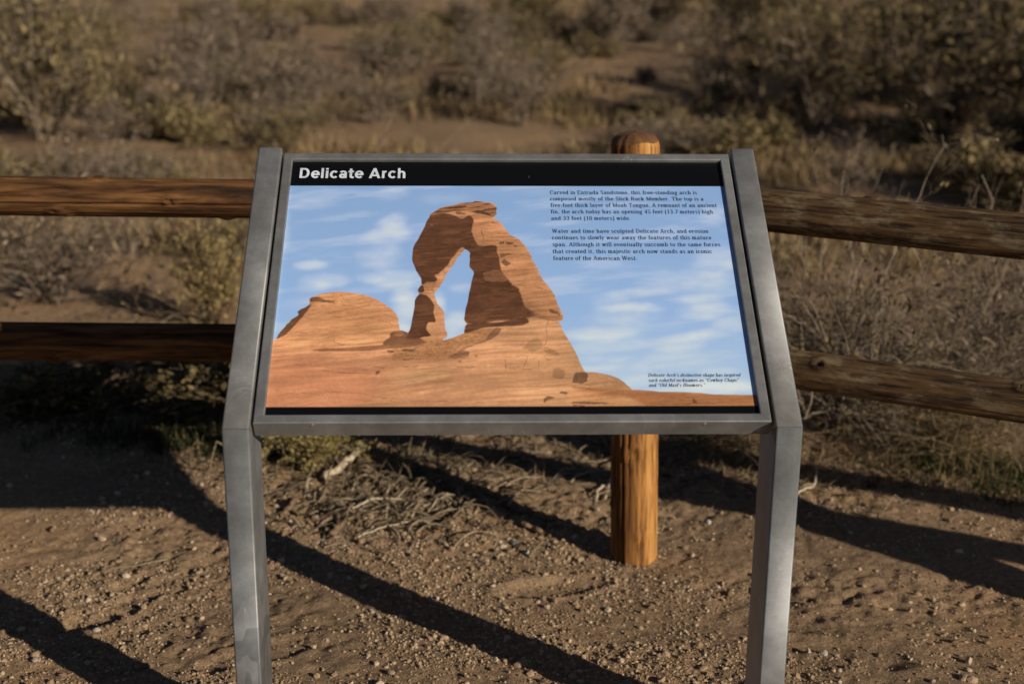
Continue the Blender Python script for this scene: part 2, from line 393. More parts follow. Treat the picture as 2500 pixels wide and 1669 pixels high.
# ------------------------------------------------------------------ shapes of the printed picture (1/10000 of the print)
PRINT_GAIN = 1.0
PRINT_SHAPES={
'rock':[(2808, 2962), (2850, 3071), (2876, 3259), (2895, 3511), (2917, 3734), (2935, 3958), (2936, 4183), (2961, 4313), (3022, 4426), (3027, 4475), (2993, 4557), (3001, 4639), (3044, 4754), (3070, 4809), (3069, 4891), (3061, 5057), (3010, 5190), (2943, 5375), (2913, 5526), (2865, 5695), (2848, 5831), (2854, 6070), (2864, 6276), (2898, 6448), (2960, 6622), (3030, 6884), (3110, 7183), (3145, 7396), (3209, 7574), (3217, 7682), (3301, 7790), (3432, 7952), (3583, 8042), (3734, 8086), (3886, 8169), (4001, 8198), (4115, 8216), (4191, 8216), (4239, 8267), (4344, 8267), (4439, 8230), (4553, 8204), (4639, 8186), (4705, 8077), (4746, 7968), (4722, 7859), (4721, 7769), (4743, 7733), (4710, 7643), (4643, 7578), (4718, 7464), (4802, 7357), (4884, 7161), (4957, 7002), (5002, 6854), (5085, 6773), (5196, 6685), (5277, 6546), (5340, 6406), (5383, 6268), (5445, 6096), (5493, 5924), (5480, 5839), (5546, 5669), (5606, 5483), (5647, 5247), (5714, 5013), (5800, 4814), (5885, 4616), (5960, 4386), (5998, 4126), (6045, 3900), (6101, 3707), (6119, 3548), (6102, 3452), (6047, 3396), (6002, 3383), (6060, 3242), (6089, 3053), (6170, 2803), (6249, 2555), (6312, 2339), (6373, 2094), (6424, 1822), (6493, 1581), (6517, 1536), (6652, 1535), (6841, 1489), (7011, 1428), (7195, 1308), (7308, 1159), (7355, 1070), (7403, 1011), (7449, 908), (7586, 907), (7858, 867), (8028, 831), (8234, 835), (8524, 821), (8865, 787), (9118, 735), (9461, 724), (10146, 713), (10150, 235), (-73, 254), (-126, 2592), (-2, 2699), (48, 2738), (63, 2775), (97, 2930), (158, 3085), (221, 3210), (225, 3288), (299, 3367), (328, 3477), (462, 3619), (476, 3682), (445, 3762), (502, 3857), (604, 3937), (687, 4049), (686, 4145), (673, 4258), (709, 4323), (813, 4387), (935, 4468), (1112, 4516), (1290, 4548), (1435, 4521), (1616, 4482), (1798, 4442), (1944, 4366), (2090, 4268), (2238, 4122), (2348, 3993), (2459, 3848), (2533, 3719), (2600, 3513), (2611, 3433), (2594, 3386), (2623, 3260), (2640, 3072), (2707, 3056), (2814, 2977)],
'mound':[(63, 2775), (97, 2930), (158, 3085), (221, 3210), (225, 3288), (299, 3367), (328, 3477), (462, 3619), (476, 3682), (445, 3762), (502, 3857), (604, 3937), (687, 4049), (686, 4145), (673, 4258), (709, 4323), (813, 4387), (935, 4468), (1112, 4516), (1290, 4548), (1435, 4521), (1616, 4482), (1798, 4442), (1944, 4366), (2090, 4268), (2238, 4122), (2348, 3993), (2459, 3848), (2533, 3719), (2600, 3513), (2611, 3433), (2594, 3386), (2623, 3260), (2640, 3072), (2707, 3056), (2814, 2977), (2553, 2885), (2381, 2731), (2265, 2516), (1518, 2429), (600, 2367), (-112, 2377), (-126, 2592), (-2, 2699), (48, 2738)],
'hole':[(4006, 6238), (3947, 6100), (3910, 5998), (3846, 5913), (3809, 5726), (3746, 5557), (3691, 5506), (3692, 5389), (3602, 5238), (3593, 5172), (3576, 5022), (3504, 4856), (3470, 4708), (3407, 4594), (3354, 4512), (3355, 4430), (3393, 4235), (3421, 4073), (3494, 3944), (3558, 3800), (3580, 3688), (3589, 3226), (3593, 3349), (3598, 3129), (3643, 2973), (3649, 2879), (3618, 2786), (3557, 2740), (3557, 2694), (3724, 2770), (3864, 2862), (3996, 2955), (4004, 3127), (4022, 3237), (4066, 3300), (4022, 3379), (3999, 3474), (4013, 3664), (4030, 3888), (4075, 4146), (4102, 4471), (4139, 4733), (4157, 4920), (4185, 5119), (4213, 5253), (4195, 5353), (4112, 5522), (4113, 5623), (4122, 5827), (4113, 5997), (4131, 6066), (4104, 6134), (4058, 6203)],
'dark1':[(2835, 5831), (2842, 6276), (2941, 6657), (3091, 7218), (3126, 7432), (3198, 7628), (3509, 7753), (3698, 7699), (3812, 7616), (3945, 7501), (4077, 7644), (4133, 7644), (4218, 7501), (4199, 7287), (4161, 7004), (4188, 6828), (4235, 6618), (4299, 6410), (4447, 6375), (4633, 6409), (4726, 6374), (4723, 6132), (4776, 5858), (4791, 5553), (4807, 5384), (4860, 5183), (4949, 5016), (5037, 4817), (5179, 4652), (5229, 4389), (5260, 4097), (5327, 3871), (5539, 3742), (5767, 3581), (6011, 3383), (5765, 3486), (5500, 3576), (5232, 3552), (4963, 3458), (4607, 3413), (4341, 3335), (4040, 3305), (3977, 3463), (3995, 3654), (4013, 3878), (4057, 4135), (4084, 4460), (4139, 4920), (4194, 5253), (4094, 5522), (4104, 5827), (4122, 6066), (3956, 6324), (3854, 6101), (3708, 5828), (3654, 5625), (3527, 5389), (3456, 5256), (3292, 5189), (3430, 5056), (3386, 4890), (3187, 4924), (3116, 4792), (3061, 4809), (3049, 5057), (2925, 5375), (2846, 5695)],
'mid1':[(4404, 5285), (4624, 5385), (4807, 5384), (4967, 5016), (4857, 4917), (4620, 4918), (4439, 4985)],
'mid2':[(3700, 7466), (3812, 7573), (3982, 7358), (3964, 7004), (3777, 6970), (3682, 7217)],
'cap':[(3218, 7603), (3217, 7682), (3432, 7952), (3734, 8086), (4001, 8198), (4239, 8267), (4553, 8204), (4746, 7968), (4730, 7715), (4643, 7578), (4474, 7697), (4266, 7734), (4077, 7860), (3944, 7824), (3773, 7843), (3509, 7735)],
'dark2':[(4022, 3190), (4022, 3284), (4252, 3330), (4785, 3375), (5142, 3531), (5321, 3562), (5406, 3372), (5244, 3246), (4871, 3217), (4428, 3172), (4163, 3032), (3996, 2940)],
'darkleg':[(2759, 2760), (2825, 2946), (2864, 3259), (2908, 3734), (2927, 4183), (3031, 4459), (3175, 4409), (3267, 4279), (3359, 4052), (3344, 3763), (3382, 3509), (3402, 3319), (3331, 3382), (3225, 3351), (3192, 3131), (3265, 2944), (3372, 2843), (3566, 2731), (3337, 2844), (3196, 2844), (3022, 2759)],
'headdark':[(2988, 4639), (3035, 4770), (3134, 4803), (3128, 4606), (3173, 4573), (3030, 4475)],
'lit1':[(3956, 6324), (4006, 6238), (3846, 5913), (3809, 5726), (3746, 5557), (3691, 5516), (3654, 5625), (3781, 5947), (3863, 6187)],
'lit2':[(3474, 5289), (3592, 5255), (3692, 5389), (3691, 5506), (3600, 5490), (3593, 5172), (3576, 5022), (3504, 4856), (3470, 4708), (3354, 4512), (3317, 4627), (3423, 4857), (3457, 5089)],
'lit3':[(3187, 4924), (3386, 4890), (3423, 4857), (3317, 4627), (3173, 4595), (3116, 4792)],
'lit4':[(4188, 6828), (4266, 7644), (4455, 7643), (4993, 6861), (4637, 6827), (4504, 6548), (4429, 6444), (4299, 6417)],
'wedge':[(600, 2367), (1518, 2429), (2212, 2510), (2735, 2575), (3084, 2604), (3172, 2557), (2737, 2437), (2044, 2319), (1350, 2308), (1003, 2294)],
'boulder':[(2265, 2516), (2347, 2701), (2466, 2824), (2415, 2902), (2479, 3010), (2707, 3056), (2814, 2977), (3081, 2758), (3259, 2603), (2735, 2560)],
'boulderlit':[(2532, 3010), (2707, 3046), (2736, 2915), (2624, 2838), (2517, 2886)],
'stripe':[(4800, 3154), (4762, 2967), (4566, 2719), (4320, 2566), (4075, 2414), (3935, 2292), (4127, 2291), (4092, 2108), (3866, 2034), (3571, 2021), (3727, 2156), (3865, 2262), (3952, 2414), (4250, 2597), (4461, 2750), (4569, 2999), (4658, 3155)],
'slope_mid':[(2501, 2576), (3022, 2759), (3549, 2694), (3996, 2955), (4163, 3064), (4658, 3155), (4461, 2750), (3952, 2384), (3589, 2021), (3034, 2009), (2515, 1997)],
'spotm0':[(5175, 2376), (5300, 2499), (5374, 2652), (5553, 2806), (5653, 2589), (5611, 2313), (5383, 2283), (5298, 2376)],
'spotm1':[(5667, 2435), (5755, 2450), (5925, 2280), (6009, 2158), (5973, 2127), (5783, 2189), (5646, 2312)],
'spotm2':[(5836, 1615), (5977, 1704), (6110, 1523), (6051, 1286), (5828, 1317)],
'spotd0':[(6300, 1522), (6457, 1551), (6573, 1461), (6529, 1194), (6406, 1106), (6219, 1166)],
'spotd1':[(5619, 557), (5690, 672), (5776, 701), (5876, 613), (5687, 556), (5632, 412)],
'spotd2':[(5932, 787), (6003, 859), (6156, 829), (6084, 728)],
'spotd3':[(6201, 495), (6711, 485), (7219, 429), (6708, 410), (6199, 431)],
'spotd4':[(8679, 593), (8713, 592), (8786, 432), (8650, 433)],
'spotd5':[(6198, 394), (6401, 378), (6517, 305), (6196, 351)],
'spotd6':[(2357, 2332), (2496, 2346), (2550, 2270), (2429, 2225)],
'spotd7':[(2670, 2330), (2739, 2376), (3018, 2353), (2915, 2283), (2741, 2275)],
'spotd8':[(2171, 1564), (2238, 1608), (2292, 1519), (2174, 1445)],
'spotd9':[(680, 4194), (727, 4323), (870, 4322), (1018, 4224), (1217, 4175), (1238, 4088), (914, 4160), (736, 4145)],
'spotd10':[(4566, 7411), (4801, 7285), (4641, 7304)],
'spotd11':[(4802, 6547), (4877, 6564), (4894, 6460), (4764, 6443)],
'spotd12':[(4914, 6529), (5118, 6511), (5042, 6425), (4931, 6442)],
'spotd13':[(5079, 6407), (5172, 6372), (5170, 6269)],
'spotd14':[(4779, 6098), (4889, 6063), (5074, 6028), (4795, 5892)],
'spotd15':[(4793, 5722), (4886, 5841), (5031, 5654), (4901, 5519)],
'spotd16':[(5812, 3901), (6040, 3739), (6053, 3580), (5966, 3676), (5843, 3740)],
'spotd17':[(4266, 7896), (4418, 7823), (4625, 7679), (4606, 7589), (4436, 7697), (4266, 7734)],
'spotd18':[(3774, 7825), (4001, 7770), (4077, 7680), (3850, 7663)],
'spotd19':[(4718, 2135), (4840, 2159), (4883, 2104)],
'spotd20':[(4205, 2123), (4283, 2132), (4266, 2077)],
'spotd21':[(3849, 1958), (3970, 1928), (3953, 1882), (3884, 1898)],
'mounddark':[(32, 2714), (80, 2930), (203, 3210), (282, 3367), (444, 3619), (427, 3762), (594, 3953), (695, 4065), (742, 4032), (648, 3777), (538, 3523), (428, 3272), (318, 3053), (239, 2898), (107, 2775)],
'lightzone':[(2419, 1281), (2926, 1664), (3872, 1658), (3874, 1006), (3109, 953), (2424, 1075)],
'tongue':[(6215, 887), (6555, 826), (6892, 722), (7300, 675), (7531, 528), (7694, 397), (7217, 386), (6198, 394)],
'farR':[(7449, 908), (8028, 831), (8524, 821), (9118, 735), (10146, 713), (10153, 264), (7690, 340), (7694, 397), (7300, 675), (6892, 722), (6217, 960), (6220, 1049), (6902, 941)],
'reddish':[(-106, 2286), (1018, 1976), (2065, 1669), (2249, 1223), (1941, 239), (-73, 254)],
'massif':[(3069, 4891), (3061, 5057), (2943, 5375), (2848, 5831), (2898, 6448), (3110, 7183), (3217, 7628), (3699, 7645), (4266, 7680), (4643, 7578), (4718, 7464), (4802, 7357), (5002, 6854), (5196, 6685), (5383, 6268), (5493, 5924), (5546, 5669), (5647, 5247), (5800, 4814), (5960, 4386), (6045, 3900), (6119, 3548), (6102, 3452), (6002, 3383), (5765, 3486), (5500, 3576), (5232, 3552), (4963, 3458), (4607, 3413), (4341, 3335), (4040, 3305), (3999, 3463), (4030, 3877), (4157, 4920), (4213, 5253), (4112, 5522), (4131, 6066), (4006, 6238), (3691, 5506), (3602, 5238), (3504, 4856), (3354, 4512), (3173, 4595)],
'massif_low':[(5327, 3871), (5540, 3774), (5769, 3645), (5959, 3421), (6116, 3452), (6121, 3611), (5966, 3676), (5685, 3869), (5421, 4096), (5265, 4389)]}
PRINT_CRACKS=[(7, [(4075, 3305), (4341, 3329), (4607, 3403), (4963, 3452), (5232, 3539), (5499, 3564), (5764, 3473), (6002, 3377)]), (5, [(5799, 3433), (5759, 3275), (5737, 3118), (5757, 2867), (5723, 2589), (5649, 2435), (5627, 2251), (5692, 2068), (5760, 1977)]), (6, [(4856, 1982), (4860, 1681), (5059, 1650)]), (5, [(5327, 2101), (5288, 1889), (5214, 1649), (5386, 1603)]), (5, [(5559, 1948), (5542, 1587), (5658, 1422)]), (5, [(2515, 1997), (2860, 2025), (3207, 2008), (3589, 2021)]), (6, [(2521, 1741), (3038, 1753), (3763, 1748), (3953, 1732), (4247, 1715)]), (2.5, [(4596, 2090), (5292, 2101), (5639, 2038), (5985, 1945)]), (2.5, [(36, 1967), (507, 1859), (926, 1751), (1376, 1674), (2065, 1639)]), (4, [(1036, 1616), (1382, 1539), (1812, 1522), (2208, 1460), (2292, 1534)]), (3, [(688, 1057), (980, 1011), (1241, 878), (1752, 831), (2094, 727), (2385, 638), (2776, 563), (3793, 483)]), (5, [(2230, 711), (2385, 638)]), (4, [(1888, 1790), (2096, 1759), (2270, 1698), (2511, 1711), (3096, 1767)]), (3, [(2313, 2028), (2746, 1996), (3266, 2007)]), (6, [(708, 4161), (913, 4176), (1220, 4101)]), (4, [(1332, 4418), (1428, 4255), (1555, 4206)]), (3.5, [(737, 4129), (1184, 4111), (1491, 4029), (1726, 3931), (1963, 3770)]), (4, [(2267, 3689), (2430, 3593), (2574, 3481)]), (4, [(1278, 2768), (1267, 2614), (1497, 2536)]), (4.5, [(255, 2929), (449, 2897), (495, 3021), (619, 2989), (782, 2895)]), (2.5, [(591, 3523), (874, 3506), (1053, 3457)]), (3, [(885, 2926), (1027, 2894), (1015, 2770)]), (5, [(1502, 3741), (1554, 3756)]), (6, [(1691, 3676), (1736, 3644)]), (3.5, [(1476, 3502), (1547, 3493)]), (2.2, [(1466, 3741), (1917, 3548), (2365, 3356), (2617, 3134)]), (2.2, [(21, 2468), (298, 2497), (616, 2403)]), (2, [(1592, 586), (2269, 538), (3285, 487)]), (2, [(101, 944), (395, 841), (836, 823), (1181, 704)]), (4, [(8223, 669), (8387, 580), (8551, 478)]), (4, [(8494, 629), (8679, 593), (8725, 520)]), (3, [(7693, 383), (8580, 405), (9435, 428)]), (4, [(6219, 1004), (6730, 928)]), (5, [(6224, 1166), (6599, 1075)]), (5, [(6875, 1103), (6908, 1073), (6888, 1014)]), (3, [(7139, 1219), (7159, 1101)]), (4, [(4414, 7144), (4376, 6968), (4431, 6757), (4411, 6513)]), (4, [(4436, 7590), (4643, 7500)]), (4, [(4599, 6827), (4787, 6879), (5011, 6826)]), (3.5, [(4723, 6098), (5000, 6046), (5369, 5993), (5482, 5907)]), (3, [(5055, 4801), (5162, 4668)]), (3, [(5164, 4784), (5525, 4733), (5704, 4617)]), (3, [(4789, 5368), (5083, 5417), (5357, 5382)]), (2.5, [(4965, 4850), (5350, 5015), (5713, 4980)]), (3, [(4001, 8169), (4248, 8077), (4648, 8077)]), (3, [(4191, 8005), (4457, 8004), (4722, 7859)]), (3, [(4429, 3303), (5142, 3521), (5854, 3485)]), (3, [(3173, 4595), (3317, 4627), (3354, 4512)]), (3.5, [(3509, 5373), (3601, 5255)])]
PRINT_CLOUDS=[(0.2335, 0.8587, 0.0448, 0.0231, -5, 0.5), (0.0569, 0.8113, 0.0493, 0.0171, -4, 0.35), (-0.0145, 0.6908, 0.0242, 0.0738, 0, 0.35), (0.2414, 0.7361, 0.044, 0.026, -30, 0.75), (0.2187, 0.672, 0.0581, 0.0329, -18, 0.7), (0.2111, 0.6001, 0.0479, 0.043, -8, 0.6), (0.2468, 0.5087, 0.071, 0.0226, 0, 0.8), (0.2424, 0.4949, 0.0472, 0.0173, -3, 0.5), (0.0676, 0.5599, 0.0361, 0.0158, 0, 0.75), (0.0963, 0.4955, 0.0518, 0.0225, -4, 0.75), (0.074, 0.4698, 0.0469, 0.0137, -6, 0.5), (0.2774, 0.3929, 0.0335, 0.0573, 0, 1.0), (0.2695, 0.3267, 0.0276, 0.0412, 0, 0.9), (0.3936, 0.4685, 0.0283, 0.0154, 0, 0.5), (0.3846, 0.3261, 0.0369, 0.0363, 0, 0.75), (0.3424, 0.4093, 0.0187, 0.0423, 0, 0.7), (0.2116, 0.5823, 0.0382, 0.0213, -20, 0.4), (0.9663, 0.7625, 0.0347, 0.0339, 0, 0.55), (0.9596, 0.562, 0.0578, 0.0535, -10, 0.6), (0.9443, 0.492, 0.0477, 0.0313, -10, 0.5), (0.8089, 0.4582, 0.1421, 0.0172, -9, 0.5), (0.7222, 0.4279, 0.0471, 0.017, -14, 0.5), (0.8675, 0.4837, 0.0761, 0.0208, -6, 0.5), (0.7577, 0.3872, 0.0796, 0.0185, -3, 0.85), (0.7373, 0.354, 0.0745, 0.0266, -3, 0.6), (0.901, 0.4236, 0.066, 0.017, -4, 0.6), (0.9219, 0.3898, 0.0657, 0.0202, -5, 0.6), (0.9058, 0.3631, 0.0467, 0.0133, 0, 0.45), (0.6972, 0.2918, 0.083, 0.0212, -2, 0.6), (0.7229, 0.2512, 0.0733, 0.0193, -3, 0.55), (0.6673, 0.2355, 0.0548, 0.0176, -5, 0.6), (0.8903, 0.2826, 0.0877, 0.0179, -10, 0.75), (0.8506, 0.2424, 0.055, 0.0193, -10, 0.5), (0.9677, 0.323, 0.0418, 0.0264, -12, 0.5), (0.6839, 0.1989, 0.0817, 0.0111, -3, 0.55), (0.6735, 0.1675, 0.0542, 0.0094, -3, 0.5), (0.8296, 0.2027, 0.082, 0.0159, -4, 0.45), (0.8555, 0.182, 0.0817, 0.0189, 0, 0.35), (0.7731, 0.17, 0.0271, 0.0094, 0, 0.3), (0.9125, 0.1009, 0.0987, 0.0215, 0, 0.95), (0.8662, 0.0813, 0.1162, 0.0137, 0, 0.9), (0.7702, 0.1203, 0.0449, 0.0155, -3, 0.4), (0.9259, 0.1549, 0.0453, 0.0125, 0, 0.4), (0.0491, 0.4107, 0.0372, 0.0236, -10, 0.15), (0.3532, 0.8394, 0.0597, 0.0192, 0, 0.15), (0.6114, 0.4934, 0.0569, 0.0173, 0, 0.2), (0.6636, 0.8774, 0.2012, 0.0194, 0, 0.1)]
PRINT_TEXT=[
('Carved in Entrada Sandstone, this free-standing arch is', 0.5963, 0.8569, 0.9359, 'serif'),
('composed mostly of the Slick Rock Member. The top is a', 0.5961, 0.8294, 0.9488, 'serif'),
('five-foot thick layer of Moab Tongue. A remnant of an ancient', 0.5963, 0.8014, 0.977, 'serif'),
('fin, the arch today has an opening 45 feet (13.7 meters) high', 0.5962, 0.7736, 0.9667, 'serif'),
('and 33 feet (10 meters) wide.', 0.5964, 0.7455, 0.7756, 'serif'),
('Water and time have sculpted Delicate Arch, and erosion', 0.5964, 0.6911, 0.9496, 'serif'),
('continues to slowly wear away the features of this mature', 0.596, 0.6637, 0.9543, 'serif'),
('span. Although it will eventually succumb to the same forces', 0.5967, 0.6353, 0.972, 'serif'),
('that created it, this majestic arch now stands as an iconic', 0.5962, 0.6071, 0.9507, 'serif'),
('feature of the American West.', 0.5963, 0.5792, 0.782, 'serif'),
('Delicate Arch\u2019s distinctive shape has inspired', 0.7805, 0.1361, 0.9743, 'italic'),
('such colorful nicknames as \u201cCowboy Chaps\u201d', 0.7805, 0.1178, 0.9686, 'italic'),
('and \u201cOld Maid\u2019s Bloomers.\u201d', 0.7801, 0.1006, 0.8976, 'italic'),
('Delicate Arch', 0.0189, 0.9267, 0.2629, 'bold')]


# ------------------------------------------------------------------ ground
def spaced(lo, flo, fhi, hi, step, grow):
    a = list(np.arange(flo, fhi, step))
    s = step; x = a[-1]
    while x < hi:
        s *= grow; x += s; a.append(x)
    s = step; x = a[0]; pre = []
    while x > lo:
        s *= grow; x -= s; pre.append(x)
    return np.array(pre[::-1] + a)


def near_relief(X, Y):
    """clods, ruts and footprints on the trodden strip"""
    n1 = fbm(X * 9, Y * 9, 21, 4, 0.55) - 0.5
    n2 = fbm(X * 34, Y * 34, 31, 3, 0.6) - 0.5
    u = X * 0.72 + Y * 0.69; w = -X * 0.69 + Y * 0.72
    ruts = (fbm(u * 3.0, w * 16, 41, 3) - 0.5)
    mask = sstep(0.42, 0.6, fbm(X * 1.3, Y * 1.3, 51, 2))
    r = n1 * 0.014 + n2 * (0.010 + 0.010 * mask) * (0.5 + sstep(.35, .6, fbm(X * 3, Y * 3, 55, 2))) + ruts * 0.006
    for cx, cy, a, b, ang, dep in ((0.1, 3.12, .13, .05, .3, .012), (-0.95, 2.95, .14, .05, .9, .01), (0.75, 2.78, .13, .05, -.5, .01), (-0.55, 2.75, .13, .05, .6, .009)):
        dx = (X - cx) * math.cos(ang) + (Y - cy) * math.sin(ang); dy = -(X - cx) * math.sin(ang) + (Y - cy) * math.cos(ang)
        q = (dx / a) ** 2 + (dy / b) ** 2
        r = r - dep * np.exp(-q ** 2) + dep * 0.5 * np.exp(-((q - 1.5) / 0.5) ** 2)
    return r * (1 - 0.75 * sstep(6, 9, Y))


gx = spaced(-900, -1.75, 1.75, 900, 0.0085, 1.06)
gy = spaced(-300, 2.3, 4.6, 1500, 0.0085, 1.035)
GX, GY = np.meshgrid(gx, gy)
GZ = land(GX, GY) + near_relief(GX, GY)
nx, ny = len(gx), len(gy)
idx = np.arange(nx * ny).reshape(ny, nx)
F = np.stack([idx[:-1, :-1], idx[:-1, 1:], idx[1:, 1:], idx[1:, :-1]], -1).reshape(-1, 4)
ground = link('ground', mesh_np('ground', np.stack([GX, GY, GZ], -1).reshape(-1, 3), F, True), M_soil)
tag(ground, 'reddish brown desert dirt with gravel, crossed by long shadows', kind='structure')


def gz(x, y):
    x = np.atleast_1d(np.asarray(x, float)); y = np.atleast_1d(np.asarray(y, float))
    return land(x, y) + near_relief(x, y)


# ------------------------------------------------------------------ the sign
YAW = math.radians(1.702)
TILT = math.radians(33.894)
SCL = 1 / 1.0625                                  # sign scaled down about the camera; its drawing below is in unscaled units
SX, SY, SZ = 0.0040, 2.3189, CAM_H / SCL - 0.9248   # middle of the frame's lower front edge
FW, FL, INS = 0.96, 0.7126, 0.0195
CT, ST = math.cos(TILT), math.sin(TILT)
sign = empty('wayside_sign', (SX, SY, 0), YAW)
sign.scale = (SCL, SCL, SCL)
tag(sign, 'grey metal park information sign with a tilted photo panel of a stone arch', 'sign')
# panel space (x across, y up the slope, z out of the face) -> sign space
PM = Matrix(((1, 0, 0, 0), (0, CT, -ST, 0), (0, ST, CT, SZ), (0, 0, 0, 1)))


def panel_child(name, me, mat, parent=sign):
    o = link(name, me, mat, parent)
    if parent is sign:
        o.matrix_local = PM
    return o


TUBE_W, TUBE_D = 0.0505, 0.135
def round_rect(x0, x1, d0, d1, r, seg=4):
    pts = []
    for cx, cy, a0 in ((x1 - r, d1 - r, 0), (x0 + r, d1 - r, 90), (x0 + r, d0 + r, 180), (x1 - r, d0 + r, 270)):
        for i in range(seg + 1):
            a = math.radians(a0 + 90 * i / seg)
            pts.append((cx + r * math.cos(a), cy + r * math.sin(a)))
    return pts


def loft(name, rings):
    n = len(rings[0]); V = [p for r_ in rings for p in r_]; F = []
    for k in range(len(rings) - 1):
        F += [[k * n + i, k * n + (i + 1) % n, (k + 1) * n + (i + 1) % n, (k + 1) * n + i] for i in range(n)]
    F += [list(range(n))[::-1], list(range((len(rings) - 1) * n, len(rings) * n))]
    me = bpy.data.meshes.new(name); me.from_pydata(V, [], F); me.update()
    bm = bmesh.new(); bm.from_mesh(me); bmesh.ops.recalc_face_normals(bm, faces=bm.faces)
    for f in bm.faces: f.smooth = len(f.verts) == 4
    bm.to_mesh(me); bm.free()
    return me


for s in (-1, 1):
    xa = s * (FW / 2 + 0.0045); xb = xa + s * TUBE_W
    x0, x1 = min(xa, xb), max(xa, xb)
    # knee point just below the frame's lower edge, front face 6 mm proud of the frame
    ky = -0.017 * CT - 0.006 * ST; kz = SZ - 0.017 * ST + 0.006 * CT
    ms_ = (1 - ST) / CT
    rr_ = round_rect(x0, x1, 0, TUBE_D, 0.0042)
    zt = lambda d: kz - d * ms_ - 0.0003
    up_ = link('upright', loft('upright', [[(x, ky + d, -0.25) for x, d in rr_], [(x, ky + d, zt(d)) for x, d in rr_]]), M_metal_stained if s < 0 else M_metal, sign)
    if s < 0: tag(up_, 'upright with dark dried splash stains low down')
    La = FL + 0.017 + 0.012

    def at_arm(x, d, t): return (x, ky + CT * t + ST * d, kz + ST * t - CT * d)
    rings = [[at_arm(x, d, d * ms_ + 0.0003) for x, d in rr_]]
    for back, ins in ((0.004, 0.0), (0.0012, 0.0009), (0.0, 0.0035)):
        r2 = round_rect(x0 + ins, x1 - ins, ins, TUBE_D - ins, 0.0042)
        rings.append([at_arm(x, d, La - back) for x, d in r2])
    link('arm', loft('arm', rings), M_metal, sign)

# mitred frame
hw = FW / 2
prof = [(0.0, -0.040), (0.0, -0.0022), (0.0007, -0.0007), (0.0022, 0.0), (0.0172, 0.0), (0.0188, -0.0006), (0.0195, -0.0020), (0.0195, -0.0125), (0.004, -0.0125), (0.004, -0.040)]
corners = [(-hw, 0), (hw, 0), (hw, FL), (-hw, FL)]
inw = [(1, 1), (-1, 1), (-1, -1), (1, -1)]
for i in range(4):
    a, b2 = corners[i], corners[(i + 1) % 4]; ia, ib = inw[i], inw[(i + 1) % 4]
    gap = 0.0002
    dx, dy = b2[0] - a[0], b2[1] - a[1]; ln = math.hypot(dx, dy); dx /= ln; dy /= ln
    V = [(a[0] + ia[0] * d + dx * gap, a[1] + ia[1] * d + dy * gap, z) for d, z in prof] + [(b2[0] + ib[0] * d - dx * gap, b2[1] + ib[1] * d - dy * gap, z) for d, z in prof]
    n = len(prof)
    Fc = [[k, (k + 1) % n, n + (k + 1) % n, n + k] for k in range(n)] + [list(range(n))[::-1], list(range(n, 2 * n))]
    me = bpy.data.meshes.new('frame_bar'); me.from_pydata(V, [], Fc); me.update()
    bm = bmesh.new(); bm.from_mesh(me); bmesh.ops.recalc_face_normals(bm, faces=bm.faces); bm.to_mesh(me); bm.free()
    panel_child('frame_bar', me, M_metal)

# screws in the lower lip
for px in (-0.372, 0.355):
    bm = bmesh.new()
    bmesh.ops.create_uvsphere(bm, u_segments=12, v_segments=8, radius=0.0042)
    for v_ in bm.verts: v_.co.y *= 0.45
    me = bpy.data.meshes.new('screw'); bm.to_mesh(me); bm.free()
    so = panel_child('screw', me, M_screw)
    so.matrix_local = PM @ Matrix.Translation((px, 0.0002, -0.0075))

# back plate closing the box
bm = bmesh.new(); bmesh.ops.create_cube(bm, size=1)
for v_ in bm.verts: v_.co = Vector((v_.co.x * (FW - 0.0084), FL / 2 + v_.co.y * (FL - 0.0084), -0.034 + v_.co.z * 0.004))
me = bpy.data.meshes.new('back_plate'); bm.to_mesh(me); bm.free()
panel_child('back_plate', me, M_metal)


# ---- the printed panel: a fine sheet whose vertex colours hold the print
WI, HI = FW - 2 * INS, FL - 2 * INS
NXP, NYP = 860, 500
U1 = (np.arange(NXP) + 0.0) / (NXP - 1); V1 = np.arange(NYP) / (NYP - 1)
UU, VV = np.meshgrid(U1, V1)


def cover(poly, blur=0):
    """anti-aliased even-odd coverage of a polygon given in 1/10000 of the print"""
    P = np.array(poly, float) / 10000.0
    out = np.zeros((NYP, NXP))
    x0, y0 = P[:, 0], P[:, 1]; x1, y1 = np.roll(x0, -1), np.roll(y0, -1)
    r0 = max(0, int((P[:, 1].min()) * (NYP - 1)) - 1); r1 = min(NYP - 1, int(P[:, 1].max() * (NYP - 1)) + 2)
    SS = 3
    for r in range(r0, r1 + 1):
        for k in range(SS):
            y = (r + (k + 0.5) / SS - 0.5) / (NYP - 1)
            hit = ((y0 <= y) & (y1 > y)) | ((y1 <= y) & (y0 > y))
            if not hit.any(): continue
            xs = np.sort(x0[hit] + (y - y0[hit]) * (x1[hit] - x0[hit]) / (y1[hit] - y0[hit])) * (NXP - 1)
            for a, b in zip(xs[::2], xs[1::2]):
                lo, hi = a + 0.5, b + 0.5
                il, ih = int(math.floor(lo)), int(math.floor(hi))
                il_, ih_ = max(il, 0), min(ih, NXP - 1)
                if il_ > ih_: continue
                if il == ih: out[r, il_] += (hi - lo) / SS
                else:
                    if il >= 0: out[r, il] += (il + 1 - lo) / SS
                    out[r, il_ + (1 if il >= 0 else 0):ih_ if ih <= NXP - 1 else NXP] += 1 / SS
                    if ih <= NXP - 1: out[r, ih] += (hi - ih) / SS
    out = np.clip(out, 0, 1)
    return soft(out, blur) if blur else out


